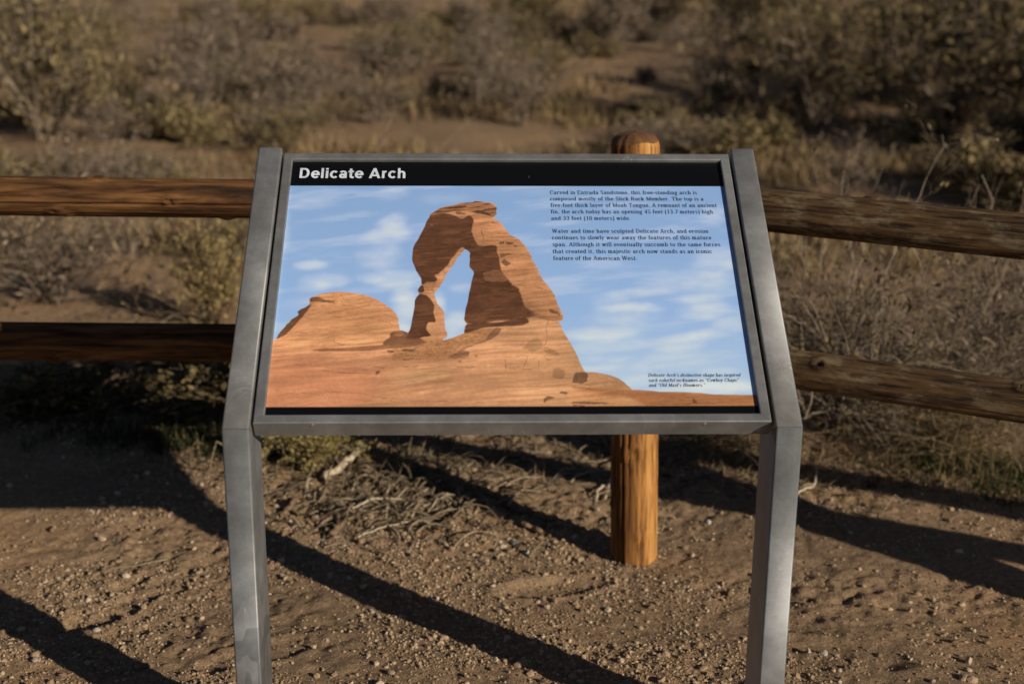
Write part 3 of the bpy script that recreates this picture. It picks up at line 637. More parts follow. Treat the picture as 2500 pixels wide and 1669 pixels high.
def soft(a, r):
    for _ in range(2):
        for ax in (0, 1):
            p = np.pad(a, [(r, r) if i == ax else (0, 0) for i in (0, 1)], mode='edge')
            c = np.cumsum(p, axis=ax)
            c = np.insert(c, 0, 0, axis=ax)
            k = 2 * r + 1
            a = (np.take(c, range(k, c.shape[ax]), axis=ax) - np.take(c, range(0, c.shape[ax] - k), axis=ax)) / k
    return a


def line_cover(pts, w):
    P = np.array(pts, float) / 10000.0
    out = np.zeros((NYP, NXP)); wn_ = w * 0.00021
    jit = (fbm(UU * 90, VV * 60, 77, 2) - 0.5)
    wm = 0.35 + 1.3 * fbm(UU * 60, VV * 60, 78, 2)
    for (ax_, ay_), (bx_, by_) in zip(P[:-1], P[1:]):
        m_ = 0.01
        c0 = max(0, int((min(ax_, bx_) - m_) * NXP)); c1 = min(NXP, int((max(ax_, bx_) + m_) * NXP) + 1)
        q0 = max(0, int((min(ay_, by_) - m_ * 1.4) * NYP)); q1 = min(NYP, int((max(ay_, by_) + m_ * 1.4) * NYP) + 1)
        if c0 >= c1 or q0 >= q1: continue
        X = UU[q0:q1, c0:c1]; Y = (VV[q0:q1, c0:c1] + jit[q0:q1, c0:c1] * 0.008)
        dx, dy = bx_ - ax_, (by_ - ay_) * 0.73
        px, py = X - ax_, (Y - ay_) * 0.73
        t = np.clip((px * dx + py * dy) / (dx * dx + dy * dy + 1e-12), 0, 1)
        d = np.hypot(px - t * dx, py - t * dy)
        out[q0:q1, c0:c1] = np.maximum(out[q0:q1, c0:c1], np.clip((wn_ * wm[q0:q1, c0:c1] * 1.6 - d) / 0.0009 + 0.3, 0, 1))
    return out


def srgb(r, g, b):
    c = np.array([r, g, b]) / 255.0
    return np.where(c <= 0.04045, c / 12.92, ((c + 0.055) / 1.055) ** 2.4)


def paint(img, cov, col, k=1.0):
    return img * (1 - cov[..., None] * k) + np.asarray(col) * (cov[..., None] * k)


sky_a, sky_b, sky_c = srgb(137, 167, 206), srgb(149, 180, 218), srgb(182, 203, 229)
g = sstep(0.95, 0.25, VV)
img = sky_a * (1 - g[..., None]) + sky_b * g[..., None]
g2 = sstep(0.45, 0.08, VV)[..., None] * 0.6
img = img * (1 - g2) + sky_c * g2
wisp = fbm(UU * 6 + VV * 3, VV * 22 - UU * 5, 90, 5, 0.55)
img = paint(img, sstep(0.48, 0.75, wisp) * 0.30, srgb(205, 216, 233))
cloud = np.zeros_like(UU)
n_a = fbm(UU * 17 + VV * 9, VV * 34 - UU * 9, 91, 5, 0.55)
n_b = fbm(UU * 12, VV * 20, 95, 4, 0.6)
for cx, cy, a, b, ang, s_ in PRINT_CLOUDS:
    t = math.radians(-ang)
    dx = (UU - cx); dy = (VV - cy) * 0.73
    rx = (dx * math.cos(t) + dy * math.sin(t)) / (a * 1.15); ry = (-dx * math.sin(t) + dy * math.cos(t)) / (b * 0.73 * 1.5)
    q = rx * rx + ry * ry + (n_b - 0.5) * 1.6
    cloud = np.maximum(cloud, s_ * sstep(1.3, -0.35, q) * (0.5 + 0.6 * sstep(0.25, 0.75, n_a)))
img = paint(img, np.clip(soft(cloud, 2), 0, 1) * .9, srgb(230, 232, 238))

# rock
S = PRINT_SHAPES
rock = cover(S['rock']) * (1 - cover(S['hole']))
g = sstep(0.0, 1.0, UU)
base = srgb(201, 142, 106) * (1 - g[..., None]) + srgb(190, 144, 106) * g[..., None]
strata = fbm(UU * 9 + VV * 2, VV * 95 - UU * 14 + 3 * fbm(UU * 6, VV * 6, 8, 3), 101, 5, 0.6)
grain = fbm(UU * 240, VV * 200, 111, 2, 0.7)
blotch = fbm(UU * 14, VV * 14, 121, 4, 0.55)
rk = base * (0.82 + 0.36 * strata + 0.2 * (blotch - 0.5))[..., None]
rk = paint(rk, cover(S['reddish'], 14), srgb(203, 132, 98), 0.55)
rk = paint(rk, cover(S['lightzone'], 9) * sstep(0.42, 0.62, strata), srgb(222, 174, 128), 0.75)
md = cover(S['mound'])
md_st = fbm(UU * 16, VV * 120 - np.sin((UU - 0.12) * 9) * 6 + UU * 10, 131, 5, 0.65)
rk = paint(rk, md, srgb(205, 146, 104), 0.8)
rk = rk * (1 - md[..., None] * 0.35 + md[..., None] * 0.75 * md_st[..., None])
rk = paint(rk, 0.5 * md * sstep(0.64, 0.74, fbm(UU * 40, VV * 90, 133, 3)), srgb(150, 92, 60), 0.55)
slope = cover(S['slope_mid'], 3)
rk = paint(rk, slope, srgb(168, 118, 78), 0.6)
rk = rk * (1 - 0.30 * slope * sstep(0.45, 0.62, grain))[..., None]
rk = paint(rk, cover(S['tongue'], 2), srgb(196, 138, 96), 0.6)
rk = paint(rk, cover(S['farR'], 2), srgb(160, 104, 68), 0.85)
blotch2 = fbm(UU * 50, VV * 90, 171, 4, 0.6)
arch_dark = srgb(97, 63, 43)
light = np.array([0.8, 0.55])
archm = rock * sstep(0.30, 0.33, UU) * sstep(0.68, 0.64, UU)


def relief(mask, radii, hn, kn):
    """printed modelling of the rock as the printed photograph shows it (lit from its upper right)"""
    H_ = sum(soft(mask, r) * r for r in radii) + hn * kn
    gy_, gx_ = np.gradient(H_)
    return -(gx_ * light[0] + gy_ * light[1])


h_arch = fbm(UU * 34 + VV * 6, VV * 120 - UU * 22 + 3 * fbm(UU * 9, VV * 9, 180, 2), 181, 5, 0.62)
h_fine = fbm(UU * 90, VV * 150 - UU * 30, 185, 4, 0.65)
solid = np.clip(rock + sstep(0.36, 0.34, VV) * 1.0, 0, 1)
sh = relief(solid, (3, 7, 14), (h_arch * 4 + h_fine * 1.2) * (0.35 + 0.65 * sstep(.34, .40, VV)), 1.0)
sh = np.clip(sh, -1.4, 1.4)
tw = sstep(.60, .36, VV)                    # softer edge low on the big leg
d1 = cover(S['dark1'])
soft_dark = np.clip(soft(d1, 2) * (1 - tw) + soft(d1, 7) * tw + (h_arch - .5) * .45 + (h_fine - .5) * .35, 0, 1)
dk = sstep(0.30, 0.36 + .36 * 1, soft_dark + .22 * tw * (1 - soft_dark))
dk = np.maximum(dk, 0) * np.clip(sstep(0.02, 0.5, soft(d1, 5)), 0, 1)
for k in ('darkleg', 'headdark'):
    dk = np.maximum(dk, sstep(0.32, 0.66, np.clip(soft(cover(S[k]), 2) + (h_fine - .5) * .4, 0, 1)))
# crisp where the dark side meets the opening or the sky
rim = soft(solid, 12) ** 1.2
bandc = fbm(UU * 4 + 2, VV * 46 - UU * 6, 195, 3, .5)
lit = rk * np.array([0.97, 0.93, 0.82]) * ((1.0 + 0.30 * sh) * (0.74 + 0.32 * rim) * (0.90 + 0.22 * bandc) * (0.9 + .2 * blotch))[..., None]
dcol = arch_dark * (0.66 + 0.50 * h_arch + 0.25 * (h_fine - .5) + 0.10 * sh + 0.55 * (fbm(UU * 13, VV * 15, 197, 3) - .45))[..., None]
warm = sstep(.52, .66, fbm(UU * 30 - VV * 20, VV * 46, 187, 4, .6))[..., None]
dcol = dcol * (1 - warm * .55) + srgb(118, 76, 50) * warm * .55
mass = soft(cover(S['massif']), 1)[..., None]
mlow = soft(cover(S['massif_low']), 4)[..., None]
mtone = np.array([0.86, 0.80, 0.76]) * (0.86 + 0.34 * fbm(UU * 5, VV * 38 - UU * 9, 199, 4, .55))[..., None]
lit = lit * (1 - mass) + lit * mtone * mass * (1 - 0.28 * mlow)
rk = lit * (1 - dk[..., None]) + dcol * dk[..., None]
for k, c_, a_ in (('dark2', (92, 60, 41), .97), ('wedge', (118, 78, 52), .8), ('boulder', (104, 68, 46), .85), ('boulderlit', (160, 108, 72), .8), ('stripe', (118, 80, 55), .75), ('mounddark', (92, 58, 40), .88), ('mid1', (140, 94, 64), .7), ('cap', (128, 80, 52), .6), ('lit1', (192, 138, 98), .95), ('lit2', (188, 134, 96), .95), ('lit3', (156, 110, 74), .9)):
    e_ = cover(S[k], 1)
    if not k.startswith('lit'): e_ = sstep(.25, .75, np.clip(soft(cover(S[k]), 2) + (h_fine - .5) * .4, 0, 1))
    cv = e_ * a_
    rk = rk * (1 - cv[..., None]) + srgb(*c_) * (cv * (0.60 + 0.8 * h_arch + .12 * sh))[..., None]
capst = cover(S['cap'], 1) * sstep(0.48, 0.58, fbm(UU * 26, VV * 230 - UU * 40, 151, 3))
rk = paint(rk, capst, srgb(66, 42, 30), 0.75)
for k in S:
    if k.startswith('spotm'): cv = soft(cover(S[k]), 2); rk = paint(rk, sstep(.2, .8, np.clip(cv + (h_fine - .5) * .6 * sstep(.05, .4, cv), 0, 1)), srgb(140, 101, 68), 0.6)
    if k.startswith('spotd'): cv = soft(cover(S[k]), 1); rk = paint(rk, sstep(.2, .8, np.clip(cv + (h_fine - .5) * 1.2 * sstep(.05, .4, cv), 0, 1)), srgb(84, 57, 41), 0.75)
crk = np.zeros_like(UU)
for w_, pts in PRINT_CRACKS:
    crk = np.maximum(crk, line_cover(pts, min(w_, 4) * .62))
rk = paint(rk, crk * (0.35 + 0.65 * sstep(.35, .6, h_fine)), srgb(84, 54, 38), 0.72)
# fine layering and grain
layer = fbm(UU * 11 + VV * 5, VV * 170 - UU * 22 + 5 * fbm(UU * 5, VV * 5, 201, 2), 203, 3, .6)
rk = rk * (0.90 + 0.20 * sstep(.3, .7, layer) * (.4 + 1.2 * sstep(.4, .62, fbm(UU * 9, VV * 12, 211, 3))))[..., None]
rk = rk * (0.94 + 0.12 * fbm(UU * 160, VV * 130, 207, 2))[..., None]
# bedding shades across the whole slab
big = fbm(UU * 5 + VV * 3, VV * 22 - UU * 3, 191, 4, .5)
slab = (h_arch - 0.5) * (1 - dk) * (0.26 + 0.35 * sstep(.34, .42, VV)) + (big - .5) * 0.7 * sstep(.42, .34, VV)
rk = rk * (1 + slab)[..., None]
# fine broken bedding lines on the lower slab and the mound
bed = 0.55 * sstep(0.64, 0.70, fbm(UU * 22, VV * 260 - UU * 24, 161, 3, 0.5)) * sstep(0.5, 0.6, fbm(UU * 7, VV * 18, 163, 3))
rk = paint(rk, bed * (1 - cover(S['farR'])), srgb(122, 80, 52), 0.12)
rk = rk * (0.90 + 0.2 * grain)[..., None]
img = img * (1 - rock[..., None]) + rk * rock[..., None]
# black bands
band = sstep(0.8925, 0.8935, VV) + sstep(0.0345, 0.0335, VV)
img = paint(img, np.clip(band, 0, 1), (0.0045, 0.0045, 0.005))
# faint scratches on the cover
for sx, sy, sl, sa in ((.20, .40, .02, 1.0), (.245, .55, .012, 2.0), (.33, .72, .01, 2.2), (.55, .93, .008, 1.6), (.60, .37, .008, .9), (.75, .44, .012, 2.2), (.755, .46, .01, 1.4), (.80, .27, .012, 2.3), (.85, .28, .014, 1.2), (.86, .275, .01, 1.2), (.12, .06, .02, 1.2), (.71, .12, .016, 2.4), (.4, .10, .008, 1.5)):
    pts = [((sx) * 1e4, sy * 1e4), ((sx + sl * math.cos(sa)) * 1e4, (sy + sl * math.sin(sa)) * 1e4)]
    img = paint(img, line_cover(pts, 1.6), (0.75, 0.75, 0.75), 0.35)
img = np.clip(img * np.array([1.12, 1.20, 1.33]), 0, 0.95)
pv = np.stack([-WI / 2 + UU * WI, INS + VV * HI, np.full_like(UU, -0.0080)], -1).reshape(-1, 3)
# the sheet runs a little under the frame lip
pv[:, 0] += np.where(pv[:, 0] < -WI / 2 + 1e-6, -0.008, 0) + np.where(pv[:, 0] > WI / 2 - 1e-6, 0.008, 0)
pv[:, 1] += np.where(pv[:, 1] < INS + 1e-6, -0.008, 0) + np.where(pv[:, 1] > INS + HI - 1e-6, 0.008, 0)
idx = np.arange(NXP * NYP).reshape(NYP, NXP)
F = np.stack([idx[:-1, :-1], idx[:-1, 1:], idx[1:, 1:], idx[1:, :-1]], -1).reshape(-1, 4)
me = mesh_np('panel', pv, F)
ca = me.color_attributes.new('print', 'FLOAT_COLOR', 'POINT')
ca.data.foreach_set('color', np.concatenate([img.reshape(-1, 3), np.ones((NXP * NYP, 1))], 1).astype(np.float32).ravel())
mt, nt, n, l, b = new_mat('printed_panel')
at = n.new('ShaderNodeVertexColor'); at.layer_name = 'print'
l.new(at.outputs[0], b.inputs['Base Color'])
b.inputs['Roughness'].default_value = 0.32
b.inputs['Specular IOR Level'].default_value = 0.25
panel = panel_child('panel', me, mt)
tag(panel, 'glossy printed panel showing a sandstone arch under a blue sky')


# ---- lettering, each line a mesh of flat strokes
def glyphs(x):
    h = x / 2
    G = {
     ' ': (.27, []),
     'a': (.52, [('a', .23, x - .13, .14, .115, 165, 0), ('l', .37, x - .13, .37, .06), ('a', .45, .07, .08, .055, 180, 285), ('a', .22, .14, .15, .125, 0, 360)]),
     'b': (.52, [('l', .12, 0, .12, .72), ('a', .27, h, .17, h - .02, 0, 360), ('sl', .12, .72)]),
     'c': (.47, [('a', .25, h, .18, h - .02, 42, 318), ('b', .37, x - .12)]),
     'd': (.54, [('a', .24, h, .17, h - .02, 0, 360), ('l', .40, 0, .40, .72), ('sl', .40, .72), ('sr', .40, 0)]),
     'e': (.49, [('a', .25, h, .18, h - .02, 0, 318), ('l', .09, h, .43, h)]),
     'f': (.34, [('l', .15, 0, .15, .58), ('a', .25, .58, .10, .12, 180, 50), ('l', .05, x - .02, .29, x - .02), ('s', .15, 0), ('b', .31, .65)]),
     'g': (.50, [('a', .22, h + .06, .14, h - .08, 0, 360), ('a', .24, -.10, .18, .095, 0, 360), ('l', .12, .10, .16, .01), ('b', .42, x - .04), ('l', .33, x - .08, .42, x - .02)]),
     'h': (.55, [('l', .12, 0, .12, .72), ('a', .26, x - .16, .14, .14, 180, 0), ('l', .40, x - .16, .40, 0), ('s', .12, 0), ('s', .40, 0), ('sl', .12, .72)]),
     'i': (.28, [('l', .13, 0, .13, x), ('d', .13, .67), ('s', .13, 0), ('sl', .13, x)]),
     'j': (.28, [('l', .13, -.1, .13, x), ('a', .04, -.1, .09, .1, 0, -110), ('d', .13, .67), ('sl', .13, x)]),
     'k': (.53, [('l', .12, 0, .12, .72), ('l', .38, x, .15, .19), ('l', .22, .27, .42, 0), ('s', .12, 0), ('s', .42, 0), ('s+', .38, x), ('sl', .12, .72)]),
     'l': (.27, [('l', .13, 0, .13, .72), ('s', .13, 0), ('sl', .13, .72)]),
     'm': (.78, [('l', .11, 0, .11, x), ('a', .235, x - .15, .125, .13, 180, 0), ('l', .36, x - .15, .36, 0), ('a', .485, x - .15, .125, .13, 180, 0), ('l', .61, x - .15, .61, 0), ('s', .11, 0), ('s', .36, 0), ('s', .61, 0), ('sl', .11, x)]),
     'n': (.55, [('l', .12, 0, .12, x), ('a', .26, x - .16, .14, .14, 180, 0), ('l', .40, x - .16, .40, 0), ('s', .12, 0), ('s', .40, 0), ('sl', .12, x)]),
     'o': (.50, [('a', .25, h, .18, h - .02, 0, 360)]),
     'p': (.53, [('l', .12, -.21, .12, x), ('a', .28, h, .17, h - .02, 0, 360), ('s', .12, -.21), ('sl', .12, x)]),
     'r': (.42, [('l', .12, 0, .12, x), ('a', .25, x - .13, .13, .105, 180, 65), ('b', .33, x - .075), ('s', .12, 0), ('sl', .12, x)]),
     's': (.42, [('a', .21, x - .125, .125, .105, 30, 270), ('a', .21, .13, .135, .11, 90, -150)]),
     't': (.34, [('l', .15, .1, .15, .62), ('a', .24, .1, .09, .085, 180, 300), ('l', .05, x - .02, .29, x - .02)]),
     'u': (.55, [('l', .12, x, .12, .14), ('a', .26, .14, .14, .12, 180, 360), ('l', .40, x, .40, 0), ('sl', .12, x), ('sl', .40, x), ('sr', .40, 0)]),
     'v': (.49, [('l', .08, x, .24, 0), ('l', .24, 0, .40, x, 0), ('s+', .08, x), ('s+', .40, x)]),
     'w': (.72, [('l', .08, x, .22, 0), ('l', .22, 0, .36, x, 0), ('l', .36, x, .50, 0), ('l', .50, 0, .64, x, 0), ('s+', .08, x), ('s+', .36, x), ('s+', .64, x)]),
     'y': (.49, [('l', .08, x, .24, 0), ('l', .40, x, .19, -.17, 0), ('s+', .08, x), ('s+', .40, x), ('b', .14, -.17)]),
     'A': (.68, [('l', .08, 0, .33, .72, 0), ('l', .33, .72, .58, 0), ('l', .19, .24, .48, .24), ('s', .08, 0), ('s', .58, 0)]),
     'B': (.64, [('l', .14, 0, .14, .72), ('a', .34, .54, .16, .16, -90, 90), ('l', .14, .70, .34, .70), ('l', .14, .38, .34, .38), ('l', .14, .02, .36, .02), ('a', .36, .20, .18, .18, -90, 90), ('s', .14, 0), ('s+', .14, .72)]),
     'C': (.66, [('a', .34, .36, .26, .34, 42, 318), ('l', .54, .48, .54, .70, 0)]),
     'D': (.70, [('l', .14, 0, .14, .72), ('l', .14, .70, .34, .70), ('l', .14, .02, .34, .02), ('a', .34, .36, .25, .34, -90, 90), ('s', .14, 0), ('s+', .14, .72)]),
     'E': (.64, [('l', .14, 0, .14, .72), ('l', .14, .70, .56, .70), ('l', .14, .37, .44, .37), ('l', .14, .02, .58, .02), ('l', .56, .52, .56, .70, 0), ('l', .58, .02, .58, .20, 0), ('s', .14, 0), ('s+', .14, .72)]),
     'M': (.84, [('l', .13, 0, .13, .72, 0), ('l', .13, .72, .41, .05), ('l', .41, .05, .69, .72, 0), ('l', .69, .72, .69, 0), ('s', .13, 0), ('s', .69, 0), ('sl', .13, .72), ('sr', .69, .72)]),
     'O': (.70, [('a', .35, .36, .27, .34, 0, 360)]),
     'R': (.68, [('l', .14, 0, .14, .72), ('a', .34, .53, .17, .17, -90, 90), ('l', .14, .70, .34, .70), ('l', .14, .36, .34, .36), ('l', .36, .35, .55, 0), ('s', .14, 0), ('s', .57, 0), ('s+', .14, .72)]),
     'S': (.56, [('a', .27, .53, .17, .17, 30, 270), ('a', .27, .19, .19, .17, 90, -150), ('l', .43, .52, .43, .70, 0)]),
     'T': (.64, [('l', .31, 0, .31, .72), ('l', .06, .70, .56, .70), ('l', .06, .54, .06, .70, 0), ('l', .56, .54, .56, .70, 0), ('s', .31, 0)]),
     'W': (.92, [('l', .08, .72, .26, 0), ('l', .26, 0, .45, .72, 0), ('l', .45, .72, .63, 0), ('l', .63, 0, .82, .72, 0), ('s+', .08, .72), ('s+', .82, .72)]),
     '0': (.54, [('a', .27, .36, .18, .34, 0, 360)]),
     '1': (.50, [('l', .27, 0, .27, .72), ('l', .27, .70, .14, .60, 0), ('s', .27, 0)]),
     '3': (.54, [('a', .25, .54, .15, .16, 150, -90), ('a', .25, .20, .18, .18, 90, -155)]),
     '4': (.56, [('l', .39, .72, .06, .22, 0), ('l', .06, .20, .52, .20), ('l', .39, 0, .39, .72), ('s', .39, 0)]),
     '5': (.54, [('l', .14, .72, .12, .40, 0), ('l', .13, .68, .44, .68), ('a', .26, .22, .19, .20, 125, -155)]),
     '7': (.52, [('l', .08, .68, .46, .68), ('l', .45, .68, .22, 0)]),
     '.': (.26, [('d', .12, .06)]),
     ',': (.26, [('d', .12, .06), ('l', .14, .05, .09, -.10, 0)]),
     '-': (.33, [('l', .05, .23, .27, .23, 2)]),
     '(': (.34, [('a', .33, .26, .22, .52, 125, 235)]),
     ')': (.34, [('a', .01, .26, .22, .52, 55, -55)]),
     '\u2019': (.22, [('d', .10, .66), ('l', .12, .65, .07, .51, 0)]),
     '\u201d': (.42, [('d', .10, .66), ('l', .12, .65, .07, .51, 0), ('d', .28, .66), ('l', .30, .65, .25, .51, 0)]),
     '\u201c': (.42, [('d', .12, .57), ('l', .10, .58, .15, .71, 0), ('d', .30, .57), ('l', .28, .58, .33, .71, 0)]),
    }
    return G


def text_mesh(name, s, x0, y0, width, cap, style):
    bold = style == 'bold'
    thick, thin, xh = (.165, .135, .545) if bold else (.125, .068, .49)
    if style == 'italic': thick, thin = .12, .062
    GB = {
     'D': (.70, [('l', .13, 0, .13, .72), ('l', .13, .658, .34, .658), ('l', .13, .062, .34, .062), ('a', .34, .36, .215, .298, -90, 90)]),
     'e': (.56, [('a', .28, .265, .185, .215, 0, 318), ('l', .10, .265, .53, .265)]),
     'l': (.26, [('l', .12, 0, .12, .72)]),
     'i': (.26, [('l', .12, 0, .12, .53), ('l', .12, .605, .12, .72)]),
     'c': (.54, [('a', .28, .265, .185, .215, 42, 318)]),
     'a': (.55, [('a', .255, .36, .15, .122, 158, 0), ('l', .405, .37, .405, 0), ('a', .225, .155, .125, .108, 0, 360)]),
     't': (.36, [('l', .155, .13, .155, .68), ('a', .25, .13, .095, .078, 180, 270), ('l', .25, .052, .34, .052), ('l', .01, .475, .33, .475)]),
     'A': (.72, [('l', .075, 0, .34, .72), ('l', .34, .72, .605, 0), ('l', .17, .20, .51, .20)]),
     'r': (.38, [('l', .12, 0, .12, .53), ('a', .29, .32, .17, .155, 180, 84)]),
     'h': (.57, [('l', .12, 0, .12, .72), ('a', .27, .33, .15, .145, 180, 0), ('l', .42, .335, .42, 0)]),
     ' ': (.28, []),
    }
    if bold: thick, thin = .15, .118
    shear = 0.24 if style == 'italic' else 0
    sh = .045
    G = glyphs(xh)
    V, F = [], []

    def quad(pts, z):
        k = len(V)
        V.extend([(px, py, z) for px, py in pts])
        a = sum(pts[i][0] * pts[(i + 1) % len(pts)][1] - pts[(i + 1) % len(pts)][0] * pts[i][1] for i in range(len(pts)))
        ids = list(range(k, k + len(pts)))
        F.append(ids if a > 0 else ids[::-1])
    pen = 0; track = .012 if bold else .035
    first = True
    for ch in s:
        adv, prims = (GB if bold else G)[ch]
        z = 0
        for p in prims:
            z += 1
            zz = z * 0.00002
            if p[0] == 'l':
                ax_, ay_, bx_, by_ = p[1:5]
                dx, dy = bx_ - ax_, by_ - ay_; ln = math.hypot(dx, dy)
                w = thin + (thick - thin) * abs(dy / ln) ** 1.2
                if len(p) > 5: w = thin if p[5] == 0 else thick * .8
                if bold and abs(dy) > 0.1: w = thick
                nx_, ny_ = -dy / ln * w / 2, dx / ln * w / 2
                if abs(dx) > 0.02 and abs(dy) > 0.1:            # diagonal: cut level
                    hx = w / 2 / abs(dy / ln)
                    quad([(pen + ax_ - hx, ay_), (pen + ax_ + hx, ay_), (pen + bx_ + hx, by_), (pen + bx_ - hx, by_)], zz)
                else:
                    quad([(pen + ax_ + nx_, ay_ + ny_), (pen + ax_ - nx_, ay_ - ny_), (pen + bx_ - nx_, by_ - ny_), (pen + bx_ + nx_, by_ + ny_)], zz)
            elif p[0] == 'a':
                cx_, cy_, rx, ry, a0, a1 = p[1:7]
                ns = max(5, int(abs(a1 - a0) / (12 if bold else 24)))
                prev = None
                for i in range(ns + 1):
                    a = math.radians(a0 + (a1 - a0) * i / ns)
                    tx, ty = -math.sin(a) * rx, math.cos(a) * ry
                    w = thin + (thick - thin) * (abs(ty) / math.hypot(tx, ty)) ** 1.3
                    nx_, ny_ = math.cos(a), math.sin(a)
                    rxx, ryy = rx, ry
                    o_ = (pen + cx_ + nx_ * (rxx + w / 2), cy_ + ny_ * (ryy + w / 2)); i_ = (pen + cx_ + nx_ * (rxx - w / 2), cy_ + ny_ * (ryy - w / 2))
                    if prev: quad([prev[0], o_, i_, prev[1]], zz)
                    prev = (o_, i_)
            elif p[0] in ('s', 'sl', 'sr', 's+') and not bold:
                x_, y_ = p[1], p[2]; hwid = thick / 2 + .075
                lo = x_ - (hwid if p[0] != 'sr' else thick / 2); hi = x_ + (hwid if p[0] != 'sl' else thick / 2)
                ya, yb = (y_, y_ + sh) if y_ <= 0.001 else (y_ - sh, y_)
                quad([(pen + lo, ya), (pen + hi, ya), (pen + hi, yb), (pen + lo, yb)], zz + 0.00001)
            elif p[0] in ('d', 'b'):
                if p[0] == 'b' and bold: continue
                r_ = (.075 if bold else .062) if p[0] == 'd' else .055
                if bold: quad([(pen + p[1] - r_, p[2] - .01), (pen + p[1] + r_, p[2] - .01), (pen + p[1] + r_, p[2] + .09 + .01), (pen + p[1] - r_, p[2] + .10)], zz)
                else: quad([(pen + p[1] + r_ * math.cos(k * math.pi / 4), p[2] + r_ * math.sin(k * math.pi / 4)) for k in range(8)], zz)
        pen += adv + track
    V = np.array(V)
    x_min, x_max = V[:, 0].min(), V[:, 0].max()
    ky_ = cap / .72; kx_ = width / (x_max - x_min)
    X = (V[:, 0] - x_min) * kx_ + V[:, 1] * shear * ky_
    W = [(x0 + a, y0 + b * ky_, c) for a, b, c in zip(X, V[:, 1], V[:, 2])]
    me = bpy.data.meshes.new(name); me.from_pydata(W, [], F); me.update()
    return me


M_ink = plain_material('navy_ink', (0.012, 0.022, 0.05), 0.4, spec=0.2)
M_inkk = plain_material('black_ink', (0.01, 0.011, 0.018), 0.4, spec=0.2)
M_white = plain_material('white_ink', (0.72, 0.77, 0.86), 0.4, spec=0.2)
for s, u0, v0, u1, st in PRINT_TEXT:
    x0 = -WI / 2 + u0 * WI; y0 = INS + v0 * HI; w_ = (u1 - u0) * WI
    cap = {'serif': .0108, 'italic': .0079, 'bold': .0300}[st]
    if st == 'italic': w_ -= .0015
    me = text_mesh('lettering', s, x0, y0, w_, cap, st)
    o = link('lettering', me, {'serif': M_ink, 'italic': M_inkk, 'bold': M_white}[st], panel)
    o.location = (0, 0, -0.0077)
    o['label'] = ('printed text reading ' + s) if len(s) < 40 else ('printed text line beginning ' + ' '.join(s.split()[:4]))


# ------------------------------------------------------------------ the fence
def log_mesh(name, length, r0, r1, seed, cracks, dome=0.0, nseg=110, nring=88, knots=()):
    """round timber along +Z with real drying cracks, knots and an uneven outline"""
    rg = np.random.default_rng(seed)
    zs = np.linspace(0, length, nring)
    th = np.linspace(0, 2 * np.pi, nseg, endpoint=False)
    T, Z = np.meshgrid(th, zs)
    R = r0 + (r1 - r0) * Z / length
    nz = fbm(np.cos(T) * 2 + 5, np.sin(T) * 2 + Z * 0.9, seed, 3) - 0.5 + 0 * T
    R = R * (1 + 0.16 * nz + 0.05 * (fbm(T * 9, Z * 1.5, seed + 3, 3) - 0.5))
    for a, za, zb, wd, dp in cracks:
        wander = a + 0.10 * (fbm(Z * 2.2, Z * 0 + a, seed + 9, 3) - 0.5) * 2
        d = np.abs((T - wander + np.pi) % (2 * np.pi) - np.pi)
        env = np.clip(np.minimum((Z - za), (zb - Z)) / 0.12, 0, 1)
        R = R - dp * env * np.exp(-(d / wd) ** 2)
    for a, zk, rk_ in knots:
        d = np.hypot(((T - a + np.pi) % (2 * np.pi) - np.pi) * r0, Z - zk)
        R = R + 0.006 * np.exp(-((d - rk_) / 0.007) ** 2) - 0.009 * np.exp(-(d / (rk_ * 0.6)) ** 2)
    V = [np.stack([R * np.cos(T), R * np.sin(T), Z], -1).reshape(-1, 3)]
    idx = np.arange(nring * nseg).reshape(nring, nseg)
    a_, b_ = idx[:-1], idx[1:]
    F = np.stack([a_, np.roll(a_, -1, 1), np.roll(b_, -1, 1), b_], -1).reshape(-1, 4)
    k = nring * nseg
    faces = [F]
    last = idx[-1]
    for f, dz in ((0.965, 0.35), (0.85, 0.62), (0.6, 0.86), (0.3, 0.97), (0.03, 1.0)):
        ring = np.stack([R[-1] * f * np.cos(th), R[-1] * f * np.sin(th), length + dome * dz + (fbm(th * 0 + np.cos(th) * 3 * f + 4, np.sin(th) * 3 * f, seed + 1, 2) - 0.5) * 0.012 * (dome > 0)], -1)
        V.append(ring); cur = np.arange(k, k + nseg); k += nseg
        faces.append(np.stack([last, np.roll(last, -1), np.roll(cur, -1), cur], -1)); last = cur
    last = idx[0]
    ring = np.stack([R[0] * 0.02 * np.cos(th), R[0] * 0.02 * np.sin(th), 0 * th], -1)
    V.append(ring); cur = np.arange(k, k + nseg)
    faces.append(np.stack([cur, np.roll(cur, -1), np.roll(last, -1), last], -1))
    me = mesh_np(name, np.concatenate(V), np.concatenate(faces), True)
    return me, nring * nseg


fence = empty('rail_fence', (0.3175, 3.300, 0))
tag(fence, 'round log fence with two brown rails a side meeting at an orange corner post', 'fence')


